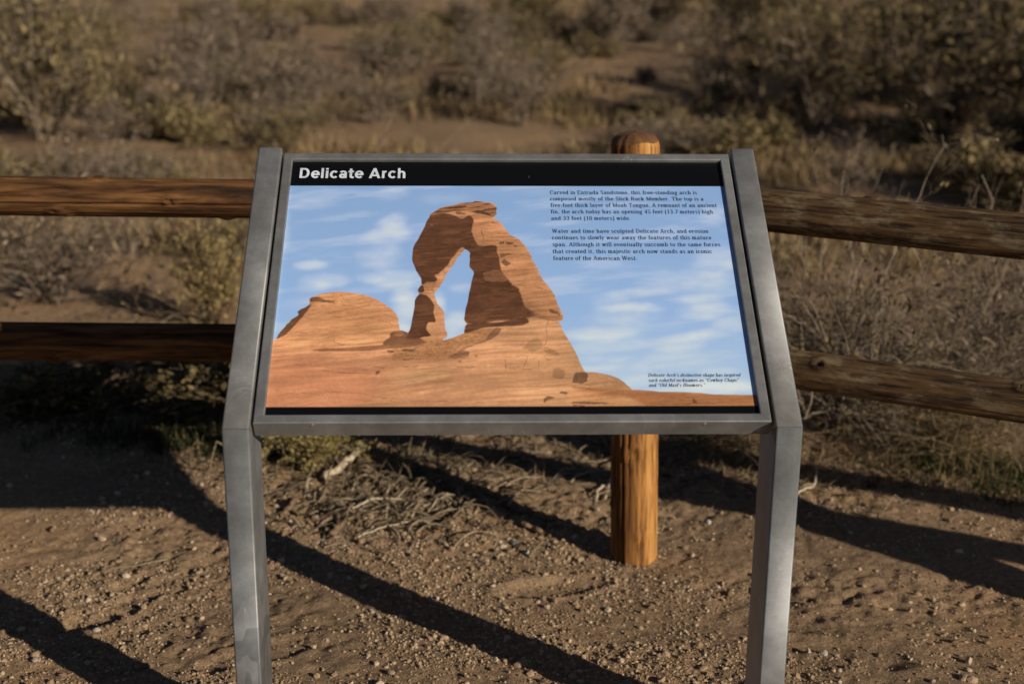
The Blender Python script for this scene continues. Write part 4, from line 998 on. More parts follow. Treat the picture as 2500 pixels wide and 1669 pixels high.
def post(x, y, h, r, seed, rz, label=None, lean=0.0):
    me, nbody = log_mesh('post', h + 0.3, r * 1.03, r, seed, [(-.25, 0.1, h + 0.24, 0.028, 0.009), (0.05, 0.5, h + .2, 0.022, 0.005), (0.55, 0.1, h, 0.03, 0.006), (2.2, 0.2, h + .2, 0.05, 0.012), (4.0, 0.3, h + .2, 0.04, 0.01), (5.6, .4, 1.1, .024, .007), (-.5, .1, .9, .025, .006)], dome=0.03, knots=[(0.25, 0.3 + 0.30, 0.020), (0.9, 0.3 + 0.52, 0.010), (-.9, .3 + .15, .010), (.6, .3 + .08, .009)])
    me.materials.append(M_post); me.materials.append(M_postend)
    mi = np.zeros(len(me.polygons), np.int32)
    nq = 87 * 110
    mi[nq + 110:nq + 5 * 110] = 1
    me.polygons.foreach_set('material_index', mi)
    o = bpy.data.objects.new('post', me); COL.objects.link(o); o.parent = fence
    o.location = (x - fence.location.x, y - fence.location.y, -0.3)
    o.rotation_mode = 'QUATERNION'
    o.rotation_quaternion = Matrix.Rotation(math.radians(lean), 3, 'Y').to_quaternion() @ Matrix.Rotation(rz, 3, 'Z').to_quaternion()
    if label: o['label'] = label
    return o


CP = Vector((0.3175, 3.300))
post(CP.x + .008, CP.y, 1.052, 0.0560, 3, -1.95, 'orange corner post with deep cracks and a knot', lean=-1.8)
RD = Vector((1.0, -0.444)).normalized()
RP = Vector((2.25, 2.443))
LP = Vector((-2.15, 3.32))
post(2.05, 2.46, 1.12, 0.082, 8, 0.6)
post(LP.x, LP.y, 1.06, 0.058, 13, 2.6)


def rail(p0, p1, r0, r1, seed, mat, cracks, label):
    d = p1 - p0
    rk_ = np.random.default_rng(seed)
    kn = [(rk_.uniform(0, 6.28), rk_.uniform(.1, d.length - .1), rk_.uniform(.008, .014)) for _i in range(16)]
    me, _ = log_mesh('rail', d.length, r0, r1, seed, cracks, nring=240, nseg=120, knots=kn)
    o = link('rail', me, mat, fence)
    q = d.to_track_quat('Z', 'Y')
    o.rotation_mode = 'QUATERNION'
    o.rotation_quaternion = q
    o.location = p0 - fence.location
    o['label'] = label
    return o


def P3(v, z): return Vector((v.x, v.y, z))


# the angle of a crack is measured in the log's own section; a rail's front is set by the track quaternion
rail(P3(LP, 0.920), P3(CP, 0.915), 0.0455, 0.0435, 21, M_rail_l, [(a, -.5, 3.2, w, dd) for a, w, dd in ((0.2, .05, .008), (1.0, .04, .006), (1.9, .06, .010), (2.6, .03, .005), (3.3, .05, .009), (4.1, .05, .008), (4.7, .035, .006), (5.5, .05, .008))], 'upper left rail, dark brown with long cracks')
rail(P3(LP, 0.557), P3(CP, 0.560), 0.0465, 0.0455, 22, M_rail_l, [(a, -.5, 3.2, w, dd) for a, w, dd in ((0.5, .05, .006), (1.6, .05, .007), (3.0, .05, .007), (4.4, .05, .006))], 'lower left rail lying in the shade of the sign')
rail(P3(CP, 0.928), P3(RP, 0.908), 0.0475, 0.051, 23, M_rail_r, [(a, .1, 3.2, w, dd) for a, w, dd in ((0.5, .04, .006), (1.7, .03, .005), (2.8, .04, .006), (3.9, .03, .005), (5.0, .05, .007))], 'upper right rail, weathered with scuffed grey patches')
rail(P3(CP, 0.560), P3(RP, 0.542), 0.044, 0.053, 24, M_rail_r, [(a, .1, 3.2, w, dd) for a, w, dd in ((0.2, .04, .006), (1.4, .03, .005), (2.5, .04, .006), (4.2, .03, .005), (5.3, .05, .007))], 'lower right rail, scuffed and paler near the frame edge')

FP = RP + RD * 2.0
rail(P3(RP, 0.908), P3(FP, 0.90), 0.050, 0.050, 25, M_rail_r, [(1.0, .1, 3, .04, .006)], 'upper rail of the next span to the right')
rail(P3(RP, 0.542), P3(FP, 0.55), 0.052, 0.050, 26, M_rail_r, [(1.0, .1, 3, .04, .006)], 'lower rail of the next span to the right')
post(FP.x, FP.y, 1.06, 0.058, 17, 1.1)


# ------------------------------------------------------------------ stones
ICO_V = None


def ico():
    bm = bmesh.new(); bmesh.ops.create_icosphere(bm, subdivisions=1, radius=1)
    V = np.array([v_.co[:] for v_ in bm.verts]); F = np.array([[v_.index for v_ in f.verts] for f in bm.faces]); bm.free()
    return V, F


IV, IF = ico()
OV = np.array([(1, 0, 0), (-1, 0, 0), (0, 1, 0), (0, -1, 0), (0, 0, 1), (0, 0, -.6)], float)
OF = np.array([(0, 2, 4), (2, 1, 4), (1, 3, 4), (3, 0, 4), (2, 0, 5), (1, 2, 5), (3, 1, 5), (0, 3, 5)])


def scatter(BV, BF, x, y, s, sink=0.2, jit=0.25, flat=(0.5, 0.95), rg=rng):
    n = len(x); k = len(BV)
    B = np.broadcast_to(BV, (n, k, 3)) * (1 + rg.uniform(-jit, jit, (n, k, 1)))
    B = B * np.stack([rg.uniform(.8, 1.35, n), rg.uniform(.7, 1.0, n), rg.uniform(*flat, n)], -1)[:, None]
    tx = rg.normal(0, .3, n); rz = rg.uniform(0, 6.28, n)
    c, s_ = np.cos(tx)[:, None], np.sin(tx)[:, None]
    Y = B[..., 1] * c - B[..., 2] * s_; Z = B[..., 1] * s_ + B[..., 2] * c; X = B[..., 0]
    c, s_ = np.cos(rz)[:, None], np.sin(rz)[:, None]
    X, Y = X * c - Y * s_, X * s_ + Y * c
    z0 = gz(x, y) + s * (0.5 - sink)
    P = np.stack([X, Y, Z], -1) * s[:, None, None] + np.stack([x, y, z0], -1)[:, None]
    F = BF[None] + (np.arange(n) * k)[:, None, None]
    return P.reshape(-1, 3), F.reshape(-1, 3)


def join(parts):
    V, F, o = [], [], 0
    for v_, f_ in parts:
        V.append(v_); F.append(f_ + o); o += len(v_)
    return np.concatenate(V), np.concatenate(F)


def gravel_xy(n, y0, y1, xw, seed, thr=(0.42, 0.62)):
    rg = np.random.default_rng(seed)
    y = rg.uniform(y0, y1, n * 3); x = rg.uniform(-1, 1, n * 3) * (0.42 * y * xw)
    d = sstep(thr[0], thr[1], fbm(x * 2.1 + 3, y * 2.1, 61, 3)) * 0.8 + 0.2 * sstep(.4, .6, fbm(x * 7, y * 7, 62, 2))
    # sparse on the swept orange patch and thin behind the fence
    d = d * (1 - 0.85 * np.exp(-(((x - 0.05) / .16) ** 2 + ((y - 3.08) / .12) ** 2)))
    d = np.maximum(d, 0.08)
    d = d * (1 + 0.9 * np.exp(-(((x - 0.05) / .5) ** 2 + ((y - 2.68) / .16) ** 2)))
    d = d * (1 - 0.6 * sstep(3.6, 4.4, y))
    keep = rg.random(n * 3) < d
    return x[keep][:n], y[keep][:n]


x, y = gravel_xy(46000, 2.35, 4.6, 1.0, 71)
s1 = np.clip(rng.lognormal(math.log(0.0022), 0.35, len(x)), .0014, .006)
pA = scatter(OV, OF, x, y, s1)
x, y = gravel_xy(12000, 2.35, 4.6, 1.0, 72)
s2 = np.clip(rng.lognormal(math.log(0.0034), 0.45, len(x)), .0025, .0105)
pB = scatter(IV, IF, x, y, s2)
GVv, GVf = join([pA, pB])
gravel = link('gravel', mesh_np('gravel', GVv, GVf), M_rock)
tag(gravel, 'loose pale and brown gravel scattered over the dirt in front of the fence', kind='stuff')


def stone_mesh(seed, sx, sy, sz):
    bm = bmesh.new(); bmesh.ops.create_icosphere(bm, subdivisions=2, radius=1)
    rg = np.random.default_rng(seed)
    pl = rg.normal(size=(7, 3)); pl /= np.linalg.norm(pl, axis=1)[:, None]
    for v_ in bm.verts:
        p = np.array(v_.co[:])
        for q in pl:
            d = p @ q
            if d > .72: p = p - q * (d - .72)
        v_.co = Vector((p[0] * sx, p[1] * sy, p[2] * sz))
    me = bpy.data.meshes.new('stone'); bm.to_mesh(me); bm.free()
    return me


st_cols = {'pale grey': (0.44, 0.37, 0.29), 'tan': (0.38, 0.27, 0.18), 'blue grey': (0.20, 0.19, 0.18), 'dark brown': (0.11, 0.075, 0.05), 'white': (0.55, 0.50, 0.43)}
M_st = {k: plain_material('stone_' + k.replace(' ', '_'), c, 0.85, noise=120, spec=0.2) for k, c in st_cols.items()}
big = [(0.010, 3.372, .013, 'blue grey', 'blue grey stone among the twigs in the sunlit middle ground'),
       (-0.022, 3.36, .009, 'pale grey', 'small pale stone touching the blue grey stone'),
       (0.043, 3.315, .009, 'white', 'whitish pebble just below the blue grey stone'),
       (-0.262, 3.31, .008, 'pale grey', 'pale pebble left of the middle in a gravel patch'),
       (-0.075, 3.30, .009, 'dark brown', 'dark pebble between pale ones left of the swept patch'),
       (0.53, 3.50, .009, 'white', 'bright white pebble right of the orange post'),
       (-0.835, 2.90, .010, 'tan', 'rounded tan pebble with a dark shadow on the left dirt'),
       (-0.93, 2.86, .009, 'pale grey', 'pale pebble on the left dirt near the lower corner'),
       (-0.60, 2.98, .011, 'pale grey', 'pale pebble beside the left upright'),
       (0.02, 2.71, .012, 'tan', 'largest pebble on the edge of the long diagonal shadow'),
       (-0.30, 2.58, .013, 'pale grey', 'oval grey pebble at the bottom edge of the picture'),
       (-0.25, 2.66, .010, 'tan', 'tan pebble in the gravel drift at the bottom'),
       (0.34, 2.76, .009, 'pale grey', 'grey pebble on open dirt below the post'),
       (0.69, 2.78, .012, 'pale grey', 'pale pebble right of the right upright'),
       (0.96, 2.66, .012, 'tan', 'tan pebble at the lower right'),
       (0.62, 3.02, .008, 'white', 'small white pebble on the dirt right of the post foot'),
       (0.60, 3.10, .010, 'tan', 'tan pebble near the right upright above the small white one'),
       (-0.98, 3.14, .010, 'tan', 'tan pebble below the panel shadow on the far left'),
       (-1.02, 2.71, .010, 'pale grey', 'pale pebble inside the lower left corner')]
for i, (x_, y_, s_, c_, lb) in enumerate(big):
    rg = random.Random(i)
    o = link('stone', stone_mesh(i + 5, s_ * 1.2, s_ * .85, s_ * .62), M_st[c_])
    o.location = (x_, y_, float(gz(x_, y_)[0]) + s_ * .32); o.rotation_euler = (rg.uniform(-.2, .2), rg.uniform(-.2, .2), rg.uniform(0, 6))
    tag(o, lb, 'stone')


# ------------------------------------------------------------------ twigs, tubes and plants
def tubes(paths, sides=3):
    """paths: list of (points (n,3), r0, r1) -> one triangle soup of thin tapered tubes"""
    VV_, FF_, o = [], [], 0
    ang = np.arange(sides) * 2 * np.pi / sides
    for P, r0, r1 in paths:
        P = np.asarray(P); n = len(P)
        d = np.gradient(P, axis=0); d /= np.linalg.norm(d, axis=1)[:, None] + 1e-9
        ref = np.where(np.abs(d[:, 2:3]) > .9, np.array([[1., 0, 0]]), np.array([[0, 0, 1.]]))
        a = np.cross(d, ref); a /= np.linalg.norm(a, axis=1)[:, None] + 1e-9
        b_ = np.cross(d, a)
        r = np.linspace(r0, r1, n)[:, None, None]
        ring = P[:, None] + r * (a[:, None] * np.cos(ang)[None, :, None] + b_[:, None] * np.sin(ang)[None, :, None])
        VV_.append(ring.reshape(-1, 3))
        i = np.arange(n - 1)[:, None] * sides + np.arange(sides)[None]
        j = np.arange(n - 1)[:, None] * sides + (np.arange(sides)[None] + 1) % sides
        FF_.append((np.stack([i, j, j + sides, i + sides], -1).reshape(-1, 4)) + o)
        o += n * sides
    return np.concatenate(VV_), np.concatenate(FF_)


def grow(rg, base, d, length, r, level, maxlevel, out, tips, kids, bend, gravity, spread):
    n = 4
    P = [np.array(base)]
    d = np.array(d, float)
    for i in range(n):
        d = d + rg.normal(0, bend, 3) + np.array([0, 0, gravity])
        d /= np.linalg.norm(d)
        P.append(P[-1] + d * length / n)
    r1 = r * .55
    out.append((np.array(P), r, r1))
    if level >= maxlevel - 1: tips.append((np.array(P), level))
    if level < maxlevel:
        for k in range(kids):
            i = rg.integers(1, n + 1)
            nd = d + rg.normal(0, spread, 3); nd /= np.linalg.norm(nd)
            grow(rg, P[i], nd, length * rg.uniform(.5, .85), r1, level + 1, maxlevel, out, tips, kids, bend, gravity, spread)


def leaves(rg, tips, per, size, scatter_, upb=0.6):
    C_, D_ = [], []
    for P, lv in tips:
        m_ = rg.poisson(per)
        if m_ == 0: continue
        t = rg.uniform(0.15, 1.0, m_) * (len(P) - 1)
        i = np.minimum(t.astype(int), len(P) - 2); f = (t - i)[:, None]
        C_.append(P[i] * (1 - f) + P[i + 1] * f + rg.normal(0, scatter_, (m_, 3)))
        dd = (P[-1] - P[0]); dd = dd / (np.linalg.norm(dd) + 1e-9)
        D_.append(np.broadcast_to(dd, (m_, 3)))
    C_ = np.concatenate(C_); D_ = np.concatenate(D_)
    n = len(C_)
    d = D_ + rg.normal(0, .55, (n, 3)) + np.array([0, 0, upb]); d /= np.linalg.norm(d, axis=1)[:, None]
    s = np.cross(d, rg.normal(size=(n, 3))); s /= np.linalg.norm(s, axis=1)[:, None]
    L = (size * rg.uniform(.6, 1.4, n))[:, None]; W = L * .17
    V = np.stack([C_, C_ + d * L * .5 + s * W, C_ + d * L, C_ + d * L * .5 - s * W], 1).reshape(-1, 3)
    F = (np.arange(n) * 4)[:, None] + np.arange(4)[None]
    return V, F


def make_plant(seed, H, R, stems, maxlevel, kids, r0, per, lsize, lscat, bend=.22, gravity=.10, spread=.45, lean=1.0, upb=.6):
    rg = np.random.default_rng(seed)
    out, tips = [], []
    for k in range(stems):
        a = rg.uniform(0, 6.283); q = rg.uniform(0, 1) ** .6 * lean
        base = np.array([math.cos(a), math.sin(a), 0]) * R * .10 * rg.random()
        d = np.array([math.cos(a) * q * R / H, math.sin(a) * q * R / H, 1.0]); d /= np.linalg.norm(d)
        grow(rg, base, d, H * rg.uniform(.35, .62), r0 * rg.uniform(.6, 1), 0, maxlevel, out, tips, kids, bend, gravity, spread)
    sv, sf = tubes(out)
    lv = leaves(rg, tips, per, lsize, lscat, upb) if per > 0 else None
    allp = sv if lv is None else np.concatenate([sv, lv[0]])
    top = np.percentile(allp[:, 2], 99.3); rad = np.percentile(np.hypot(allp[:, 0], allp[:, 1]), 97)
    k = np.array([R / rad, R / rad, H / top])
    ms = mesh_np('stems', sv * k, sf)
    ml = mesh_np('foliage', lv[0] * k, lv[1]) if lv is not None else None
    return ms, ml


PL = {}
PL['sage'] = [make_plant(s, 1, .62, 16, 3, 3, .011, 5, .055, .02) for s in (1, 2, 3)] 
PL['dead'] = [make_plant(s, 1, .62, 18, 3, 3, .010, 1.5, .05, .02, spread=.6) for s in (4, 5)]
PL['low'] = [make_plant(s, 1, 1.25, 16, 2, 4, .014, 10, .11, .04, spread=.6) for s in (6, 7, 8)]
PL['tree'] = [make_plant(s, 1, .65, 10, 4, 3, .018, 2.6, .05, .02, spread=.5, bend=.28) for s in (9, 10)]


def plant(kind, var, x_, y_, H, W, matS, matL, label, cat='shrub', group=None, rz=None, name='shrub'):
    ms, ml = PL[kind][var % len(PL[kind])]
    key = (kind, var % len(PL[kind]), matS.name, matL.name)
    if key not in plant.cache:
        a = ms.copy(); a.materials.append(matS); b_ = ml.copy() if ml else None
        if b_: b_.materials.append(matL)
        plant.cache[key] = (a, b_)
    a, b_ = plant.cache[key]
    base_r = {'sage': .62, 'dead': .62, 'low': 1.25, 'tree': .65, 'near': .62, 'small': .5, 'gold': .7}[kind]
    root = empty(name, (x_, y_, float(gz(x_, y_)[0]) - .01), rg_p.uniform(0, 6.28) if rz is None else rz)
    k = W / (2 * base_r)
    root.scale = (k, k, H)
    o = bpy.data.objects.new('stems', a); COL.objects.link(o); o.parent = root
    if b_:
        o = bpy.data.objects.new('foliage', b_); COL.objects.link(o); o.parent = root
    return tag(root, label, cat, group)


plant.cache = {}
rg_p = random.Random(4)

# --- big, separately recognisable shrubs
named = [
 ('tree', 0, -3.05, 9.3, 1.40, 1.75, M_greytwig, M_sage, 'tall olive brown bush filling the upper left corner'),
 ('sage', 1, -3.75, 8.6, 1.05, 1.3, M_greytwig, M_grey, 'greyish bush at the left frame edge in front of the tall one'),
 ('tree', 1, -4.5, 12.8, 1.35, 1.9, M_greytwig, M_sage, 'olive bush behind the tall upper left bush'),
 ('dead', 0, -2.28, 10.2, .72, .95, M_greytwig, M_grey, 'grey shrub with a dark hollow base right of the tall upper left bush'),
 ('sage', 2, -1.62, 10.9, .55, .95, M_greytwig, M_grey, 'grey shrub above the left end of the sign frame'),
 ('sage', 0, -2.7, 13.3, .6, 1.1, M_greytwig, M_grey, 'pale shrub above the hollow based grey shrub'),
 ('sage', 1, -1.1, 13.2, .5, .9, M_greytwig, M_sage, 'small sage bush between the grey shrubs and the bleached one'),
 ('dead', 1, -0.28, 11.0, .95, .62, M_greytwig, M_grey, 'bleached pointed grey shrub standing alone above the middle of the sign'),
 ('dead', 0, 0.05, 10.3, .62, .75, M_greytwig, M_grey, 'grey twiggy shrub just right of the bleached pointed one'),
 ('tree', 1, 0.95, 14.7, .98, .85, M_greytwig, M_grey, 'dark stemmed shrub above the orange post on bare sand'),
 ('sage', 0, 0.1, 17.6, .8, 1.2, M_greytwig, M_olive, 'olive bush at the top middle of the picture'),
 ('tree', 0, 1.6, 17.2, 1.15, 1.6, M_greytwig, M_dark, 'dark bush at the top right of the middle'),
 ('dead', 1, 1.62, 11.9, .72, .9, M_greytwig, M_grey, 'grey shrub above the right corner of the sign'),
 ('sage', 2, 2.5, 16.2, 1.0, 1.6, M_greytwig, M_dark, 'dark sage bush near the top edge right of the middle'),
 ('tree', 0, 2.15, 10.2, 1.3, 1.25, M_greytwig, M_dark, 'bare branched dark shrub right of the sign, trunk forked'),
 ('tree', 1, 3.25, 10.4, 1.35, 2.2, M_greytwig, M_dark, 'large dark bush casting deep shade in the upper right'),
 ('sage', 0, 3.9, 11.4, 1.5, 1.8, M_greytwig, M_dark, 'dark bush at the right frame edge'),
 ('tree', 0, 3.9, 14.6, 1.5, 2.3, M_greytwig, M_sage, 'sage bush at the top behind the deep shaded one'),
 ('sage', 1, 5.2, 14.8, 1.5, 2.2, M_greytwig, M_grey, 'grey bush in the upper right corner'),
 ('tree', 1, 4.75, 7.9, 1.25, 2.3, M_greytwig, M_dark, 'tall dark bush just past the right frame edge, shading the bushes left of it'),
 ('sage', 0, 4.2, 8.3, 1.2, 1.8, M_greytwig, M_dark, 'dark bush at the right frame edge next to the tallest one'),
 ('low', 0, 2.75, 7.6, .34, .8, M_tantwig, M_sage, 'low tan shrub behind the upper right rail'),
]
for kd, vr, x_, y_, H, W, ms_, ml_, lb in named:
    plant(kd, vr, x_, y_, H, W, ms_, ml_, lb)

# --- near shrubs, each its own mesh
PL['near'] = [make_plant(31, 1, .62, 60, 3, 3, .0062, 1.5, .028, .012, bend=.26, spread=.6, gravity=.03)]
plant('near', 0, 1.02, 4.14, .74, 1.15, M_greytwig, M_dark, 'twiggy bush behind the right rails beside the sign')
plant('near', 0, 1.30, 4.02, .30, .80, M_tantwig, M_olive, 'low spreading twigs at the foot of the right hand bush', rz=1.1)
plant('near', 0, .66, 4.05, .22, .6, M_tantwig, M_dark, 'low dry twigs just behind the right upright', rz=3.1)
plant('near', 0, 1.66, 4.45, .72, 1.15, M_greytwig, M_grey, 'greyer twiggy bush behind the right rails at the frame edge', rz=2.2)
PL['near2'] = None
PL['small'] = [make_plant(33, 1, .5, 14, 3, 3, .016, 5, .042, .018, spread=.35, gravity=.14)]
plant('small', 0, -1.13, 5.20, .50, .46, M_bark, M_yellow, 'small upright yellow green shrub between the left rails')
plant('dead', 0, -1.85, 5.55, .50, 1.15, M_greytwig, M_grey, 'grey brown bush between the left rails at the frame edge')
plant('sage', 2, -1.25, 6.3, .30, .55, M_greytwig, M_sage, 'low grey green shrub behind the small yellow green one')
PL['gold'] = [make_plant(35, 1, .7, 22, 2, 4, .010, 34, .050, .035, spread=.6, gravity=.05)]
plant('gold', 0, -0.60, 3.90, .19, .36, M_greytwig, M_yellow, 'low yellow green shrub showing under the left of the sign')
plant('low', 1, -.98, 4.42, .20, .75, M_greytwig, M_dark, 'dark low bush in the shade under the lower left rail')
plant('low', 2, -1.5, 4.35, .16, .6, M_greytwig, M_dark, 'dark low bush at the left frame edge under the lower left rail')
plant('dead', 1, -0.10, 4.20, .24, .55, M_tantwig, M_grey, 'dark stemmed shrub in the shade under the sign')

# --- scattered scrub
kinds = [('sage', M_greytwig, M_sage, 'sage'), ('low', M_greytwig, M_grey, 'grey'), ('low', M_tantwig, M_sage, 'tan'), ('dead', M_greytwig, M_grey, 'leafless')]
bands = ((6.6, 9.0, 22, 'close behind the fence'), (9.0, 13.0, 78, 'at middle distance'), (13.0, 19.0, 90, 'far behind the fence'), (19.0, 34.0, 75, 'at the top edge'))
clumps = []
for y0, y1, cnt, where in bands:
    for k in range(cnt):
        y_ = rg_p.uniform(y0, y1); x_ = rg_p.uniform(-.43, .43) * y_
        if abs(x_ - 1.0) < 1.2 and 12.6 < y_ < 14.4: continue          # the open sandy patch
        if x_ < -1.7 and 8.2 < y_ < 9.0: continue
        if abs(x_ + 0.1) < 0.8 and 8.0 < y_ < 10.6: continue
        kd, ms_, ml_, word = rg_p.choice(kinds)
        H = rg_p.uniform(.14, .30) * (1.5 if kd in ('sage', 'dead') else 1) * (1.0 + .03 * max(0, y_ - 10)); W = H * rg_p.uniform(1.5, 2.4)
        if x_ > 1.3 and y_ > 9: ml_ = M_dark if rg_p.random() < .5 else ml_
        side = ['far left', 'left', 'left of the middle', 'middle', 'right of the middle', 'right', 'far right'][min(6, max(0, int((x_ / y_ + .36) / .72 * 7)))]
        size = 'broad' if W > .62 else ('small' if W < .42 else 'rounded')
        clumps.append(plant(kd, rg_p.randrange(3), x_, y_, H, W, ms_, ml_, '%s %s %s clump %s, %s of the view' % (size, 'dark' if ml_ is M_dark else 'dry', word, where, side), 'shrub', 'low scrub clumps scattered over the desert flat'))
words = ['nearest', 'second nearest', 'third nearest', 'fourth nearest', 'fifth nearest', 'sixth nearest', 'seventh nearest', 'eighth nearest']
for lb in sorted({c['label'] for c in clumps}):
    same = sorted([c for c in clumps if c['label'] == lb], key=lambda c: c.location.y)
    if len(same) > 1:
        for c, w_ in zip(same, words): c['label'] = lb.replace(' of the view', '') + ', ' + w_


# --- grass and litter
def blades(x, y, n_per, h, lean, rg, wid=.0025, spread=.03):
    n = len(x) * n_per
    bx = np.repeat(x, n_per) + rg.normal(0, spread, n); by = np.repeat(y, n_per) + rg.normal(0, spread, n)
    bz = land(bx, by)
    H = np.repeat(h, n_per) * rg.uniform(.5, 1.15, n)
    a = rg.uniform(0, 6.283, n); q = rg.uniform(.1, lean, n)
    d = np.stack([np.cos(a) * q, np.sin(a) * q, np.ones(n)], -1); d /= np.linalg.norm(d, axis=1)[:, None]
    s = np.stack([-np.sin(a), np.cos(a), np.zeros(n)], -1) * wid * np.repeat(h / h.mean(), n_per)[:, None]
    B = np.stack([bx, by, bz - .005], -1); Mid = B + d * H[:, None] * .55; T = B + d * H[:, None]; T[:, 2] -= q * H * .25
    V = np.stack([B - s, B + s, Mid + s * .7, Mid - s * .7, T], 1).reshape(-1, 3)
    o = (np.arange(n) * 5)[:, None]
    F = np.concatenate([o + np.array([[0, 1, 2]]), o + np.array([[0, 2, 3]]), o + np.array([[3, 2, 4]])])
    return V, F


rg = np.random.default_rng(81)


def field(n, y0, y1, seed, lo, hi, pw=1.0):
    rr = np.random.default_rng(seed)
    y = y0 + (y1 - y0) * rr.random(n) ** pw; x = rr.uniform(-.45, .45, n) * y
    k = rr.random(n) < sstep(lo, hi, fbm(x * .9, y * .9, 83, 3))
    k &= ~((x < -1.7) & (y > 8.55) & (y < 9.0))
    k &= ~((np.abs(x - 1.0) < 1.0) & (y > 12.8) & (y < 14.0))
    return x[k], y[k]


x, y = field(5000, 6.0, 30, 84, .44, .62)
parts = [blades(x, y, 9, rg.uniform(.08, .2, len(x)) * (1 + .02 * y), .9, rg, .006, .05)]
x, y = field(2300, 8.2, 11.2, 85, .34, .56)
parts.append(blades(x, y, 14, rg.uniform(.05, .17, len(x)), 1.1, rg, .004, .07))
x, y = field(1100, 4.7, 7.0, 86, .4, .65)
parts.append(blades(x, y, 12, rg.uniform(.04, .10, len(x)), 1.0, rg, .0022, .03))
V, F = join(parts)
tag(link('dry_grass', mesh_np('dry_grass', V, F), M_straw), 'dry straw coloured grass covering the flat behind the fence', kind='stuff')

# green grass, left under the panel shadow and right under the bush
def patch(cx, cy, sx, sy, n):
    return rg.normal(cx, sx, n), rg.normal(cy, sy, n)


gp = [patch(-.97, 4.04, .16, .06, 170), patch(-.74, 3.98, .09, .05, 50), patch(1.36, 3.86, .17, .07, 150), patch(1.48, 3.70, .09, .05, 40), patch(-1.3, 4.2, .12, .1, 40)]
x = np.concatenate([p[0] for p in gp]); y = np.concatenate([p[1] for p in gp])
V, F = blades(x, y, 16, rg.uniform(.03, .07, len(x)), 1.1, rg, .0014, .018)
tag(link('green_grass', mesh_np('green_grass', V, F), M_green), 'short fresh green grass in two shaded patches at the scrub edge', kind='stuff')
x = np.concatenate([rg.normal(1.38, .2, 60), rg.normal(-.95, .2, 50), rg.normal(.9, .25, 70)]); y = np.concatenate([rg.normal(3.82, .09, 60), rg.normal(4.02, .08, 50), rg.normal(3.9, .08, 70)])
V0, F0 = blades(x, y, 9, rg.uniform(.03, .09, len(x)), 1.2, rg, .0012, .03)
x, y = patch(1.38, 3.84, .16, .06, 8)
V, F = blades(x, y, 3, rg.uniform(.15, .26, len(x)), .5, rg, .0012, .02)
V, F = join([(V0, F0), (V, F)])
tag(link('grass_stalks', mesh_np('grass_stalks', V, F), M_straw), 'dry straw blades and stalks mixed into the green grass at the scrub edge', kind='stuff')


def sticks(n, cx, cy, sx, sy, lmin, lmax, rmin, rmax, rg, aim=None, lift=.02):
    out = []
    for k in range(n):
        x0, y0 = rg.normal(cx, sx), rg.normal(cy, sy)
        if y0 < 3.28: continue
        a = rg.uniform(0, 6.28) if aim is None else rg.normal(aim, .6)
        L = rg.uniform(lmin, lmax); m_ = 5
        t = np.linspace(0, 1, m_)
        aa = a + np.cumsum(rg.normal(0, .28, m_))
        px = x0 + np.cumsum(np.cos(aa)) * L / m_; py = y0 + np.cumsum(np.sin(aa)) * L / m_
        pz = gz(px, py) + .003 + abs(rg.normal(0, lift)) * np.sin(t * 3.1)
        out.append((np.stack([px, py, pz], -1), rg.uniform(rmin, rmax), rmin * .6))
    return out


litter = sticks(150, -.33, 3.60, .18, .12, .04, .2, .0014, .0048, rg, aim=.5, lift=.016)
litter += sticks(190, -.33, 3.62, .18, .12, .03, .15, .0012, .0040, rg, lift=.016)
litter += sticks(60, -.33, 3.60, .16, .10, .06, .16, .004, .007, rg, lift=.014)
litter += sticks(170, -.42, 3.86, .2, .07, .06, .22, .0012, .0035, rg, lift=.04)
litter += sticks(420, .25, 3.98, .35, .16, .04, .18, .0012, .004, rg, lift=.014)
litter += sticks(240, .95, 3.80, .30, .14, .04, .14, .0008, .0022, rg, lift=.015)
litter += sticks(110, -1.15, 4.5, .3, .25, .06, .2, .001, .003, rg, lift=.02)
litter += sticks(160, .2, 5.2, 1.1, .5, .06, .25, .0015, .004, rg, lift=.03)
litter += sticks(40, -.1, 3.45, .35, .1, .02, .08, .0008, .0016, rg, lift=.004)
V, F = tubes(litter, 4)
tag(link('twig_litter', mesh_np('twig_litter', V, F, True), M_twig), 'tangle of dry broken twigs and bark shreds on the dirt at the scrub edge', kind='stuff')

# woody bark shreds: short fat chips
x = np.concatenate([rg.normal(-.33, .18, 260), rg.normal(.2, .35, 240), rg.normal(.9, .3, 120)]); y = np.concatenate([rg.normal(3.62, .12, 260), rg.normal(3.98, .13, 240), rg.normal(3.8, .13, 120)])
k = y > 3.32; x, y = x[k], y[k]
CV = OV * np.array([2.6, .45, .25])
V, F = scatter(CV, OF, x, y, rg.uniform(.004, .012, len(x)), sink=-.1, jit=.2, flat=(.8, 1.2), rg=rg)
tag(link('bark_chips', mesh_np('bark_chips', V, F), M_twig), 'split bark chips mixed into the twigs under the sign', kind='stuff')


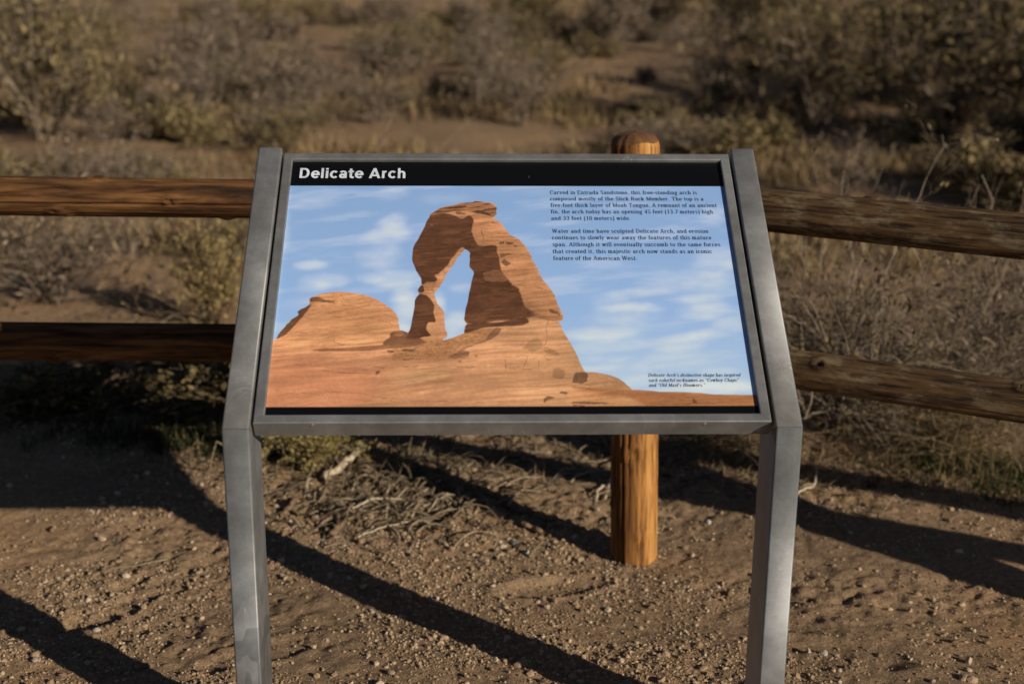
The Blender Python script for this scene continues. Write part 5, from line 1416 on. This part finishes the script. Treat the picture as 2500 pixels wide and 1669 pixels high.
def branch(name, pts, r0, r1, mat, label, sides=8, seed=1, side_twigs=0):
    P = np.array(pts, float)
    t = np.linspace(0, len(P) - 1, 18)
    Q_ = np.stack([np.interp(t, range(len(P)), P[:, k]) for k in range(3)], -1)
    rr = np.random.default_rng(seed)
    Q_[1:-1] += rr.normal(0, r0 * .25, Q_[1:-1].shape)
    Q_[:, 2] += gz(Q_[:, 0], Q_[:, 1])
    paths = [(Q_, r0, r1)]
    for k in range(side_twigs):
        i = rr.integers(4, 15); d = rr.normal(size=3); d[2] = abs(d[2]); d /= np.linalg.norm(d)
        paths.append((np.stack([Q_[i], Q_[i] + d * .03, Q_[i] + d * .06 + rr.normal(0, .008, 3)]), r1 * .7, r1 * .3))
    V, F = tubes(paths, sides)
    o = link(name, mesh_np(name, V, F, True), mat)
    return tag(o, label, 'branch')


branch('dead_branch', [(-.535, 3.74, .014), (-.50, 3.79, .022), (-.455, 3.85, .045), (-.425, 3.89, .07)], .0115, .009, M_pale, 'thick bleached branch lying under the left half of the sign', seed=2)
branch('dead_branch', [(-.52, 3.86, .01), (-.47, 3.92, .05), (-.42, 4.0, .11), (-.40, 4.05, .15)], .0055, .004, M_pale, 'thinner bleached twig rising behind the thick bleached branch', seed=3)
branch('dead_branch', [(-.56, 3.99, .01), (-.53, 4.03, .05), (-.54, 4.1, .10)], .003, .002, M_bark, 'short brown twig leaning left beside the yellow green shrub', seed=13)
branch('dead_branch', [(-.47, 3.40, .005), (-.455, 3.44, .012), (-.462, 3.50, .012), (-.50, 3.545, .006)], .010, .006, M_bark, 'stubby brown root end at the front of the twig pile', seed=4)
branch('dead_branch', [(-.625, 3.52, .004), (-.60, 3.56, .018), (-.59, 3.62, .012)], .0085, .005, M_bark, 'short thick bark piece left of the twig pile', seed=5)
branch('dead_branch', [(-.40, 3.40, .006), (-.33, 3.45, .008), (-.26, 3.49, .006)], .0028, .002, M_pale, 'pale straight stick at the lower right of the twig pile', seed=6)
branch('dead_branch', [(-.43, 3.55, .012), (-.36, 3.59, .03), (-.30, 3.60, .02)], .0035, .002, M_pale, 'pale twig curving across the twig pile', seed=7)
branch('dead_branch', [(.265, 3.72, .004), (.24, 3.67, .025), (.238, 3.63, .004)], .004, .003, M_pale, 'left leg of the small forked twig left of the post', seed=8)
branch('dead_branch', [(.40, 3.93, .03), (.31, 3.86, .03), (.26, 3.64, .004)], .004, .0028, M_pale, 'long pale twig reaching toward the post beyond the shadow', seed=9)
branch('dead_branch', [(.80, 3.68, .004), (.86, 3.72, .02), (.875, 3.78, .045), (.86, 3.82, .06)], .0036, .002, M_pale, 'curled pale twig right of the sign at the bush edge', seed=10, side_twigs=2)
branch('wood_chip', [(.035, 3.47, .006), (.075, 3.435, .010), (.105, 3.41, .004)], .011, .006, M_bark, 'flat dark wood splinter casting a black shadow on the open dirt', seed=11)
branch('dead_branch', [(-1.16, 4.62, .01), (-1.0, 4.5, .03), (-.88, 4.42, .02), (-.80, 4.46, .01)], .006, .004, M_pale, 'pale branch on the ground below the lower left rail', seed=12)
for i, (bx, by, tx, ty, tz, lb) in enumerate(((-.72, 7.4, -.62, 7.6, .55, 'pale bare stalk rising above the left half of the sign'), (-.55, 7.9, -.22, 8.1, .42, 'slanting bare stalk above the sign right of the first'))):
    branch('bare_stalk', [(bx, by, 0), ((bx + tx) / 2 - .04, (by + ty) / 2, tz * .55), (tx, ty, tz)], .005, .003, M_greytwig, lb, seed=40 + i)
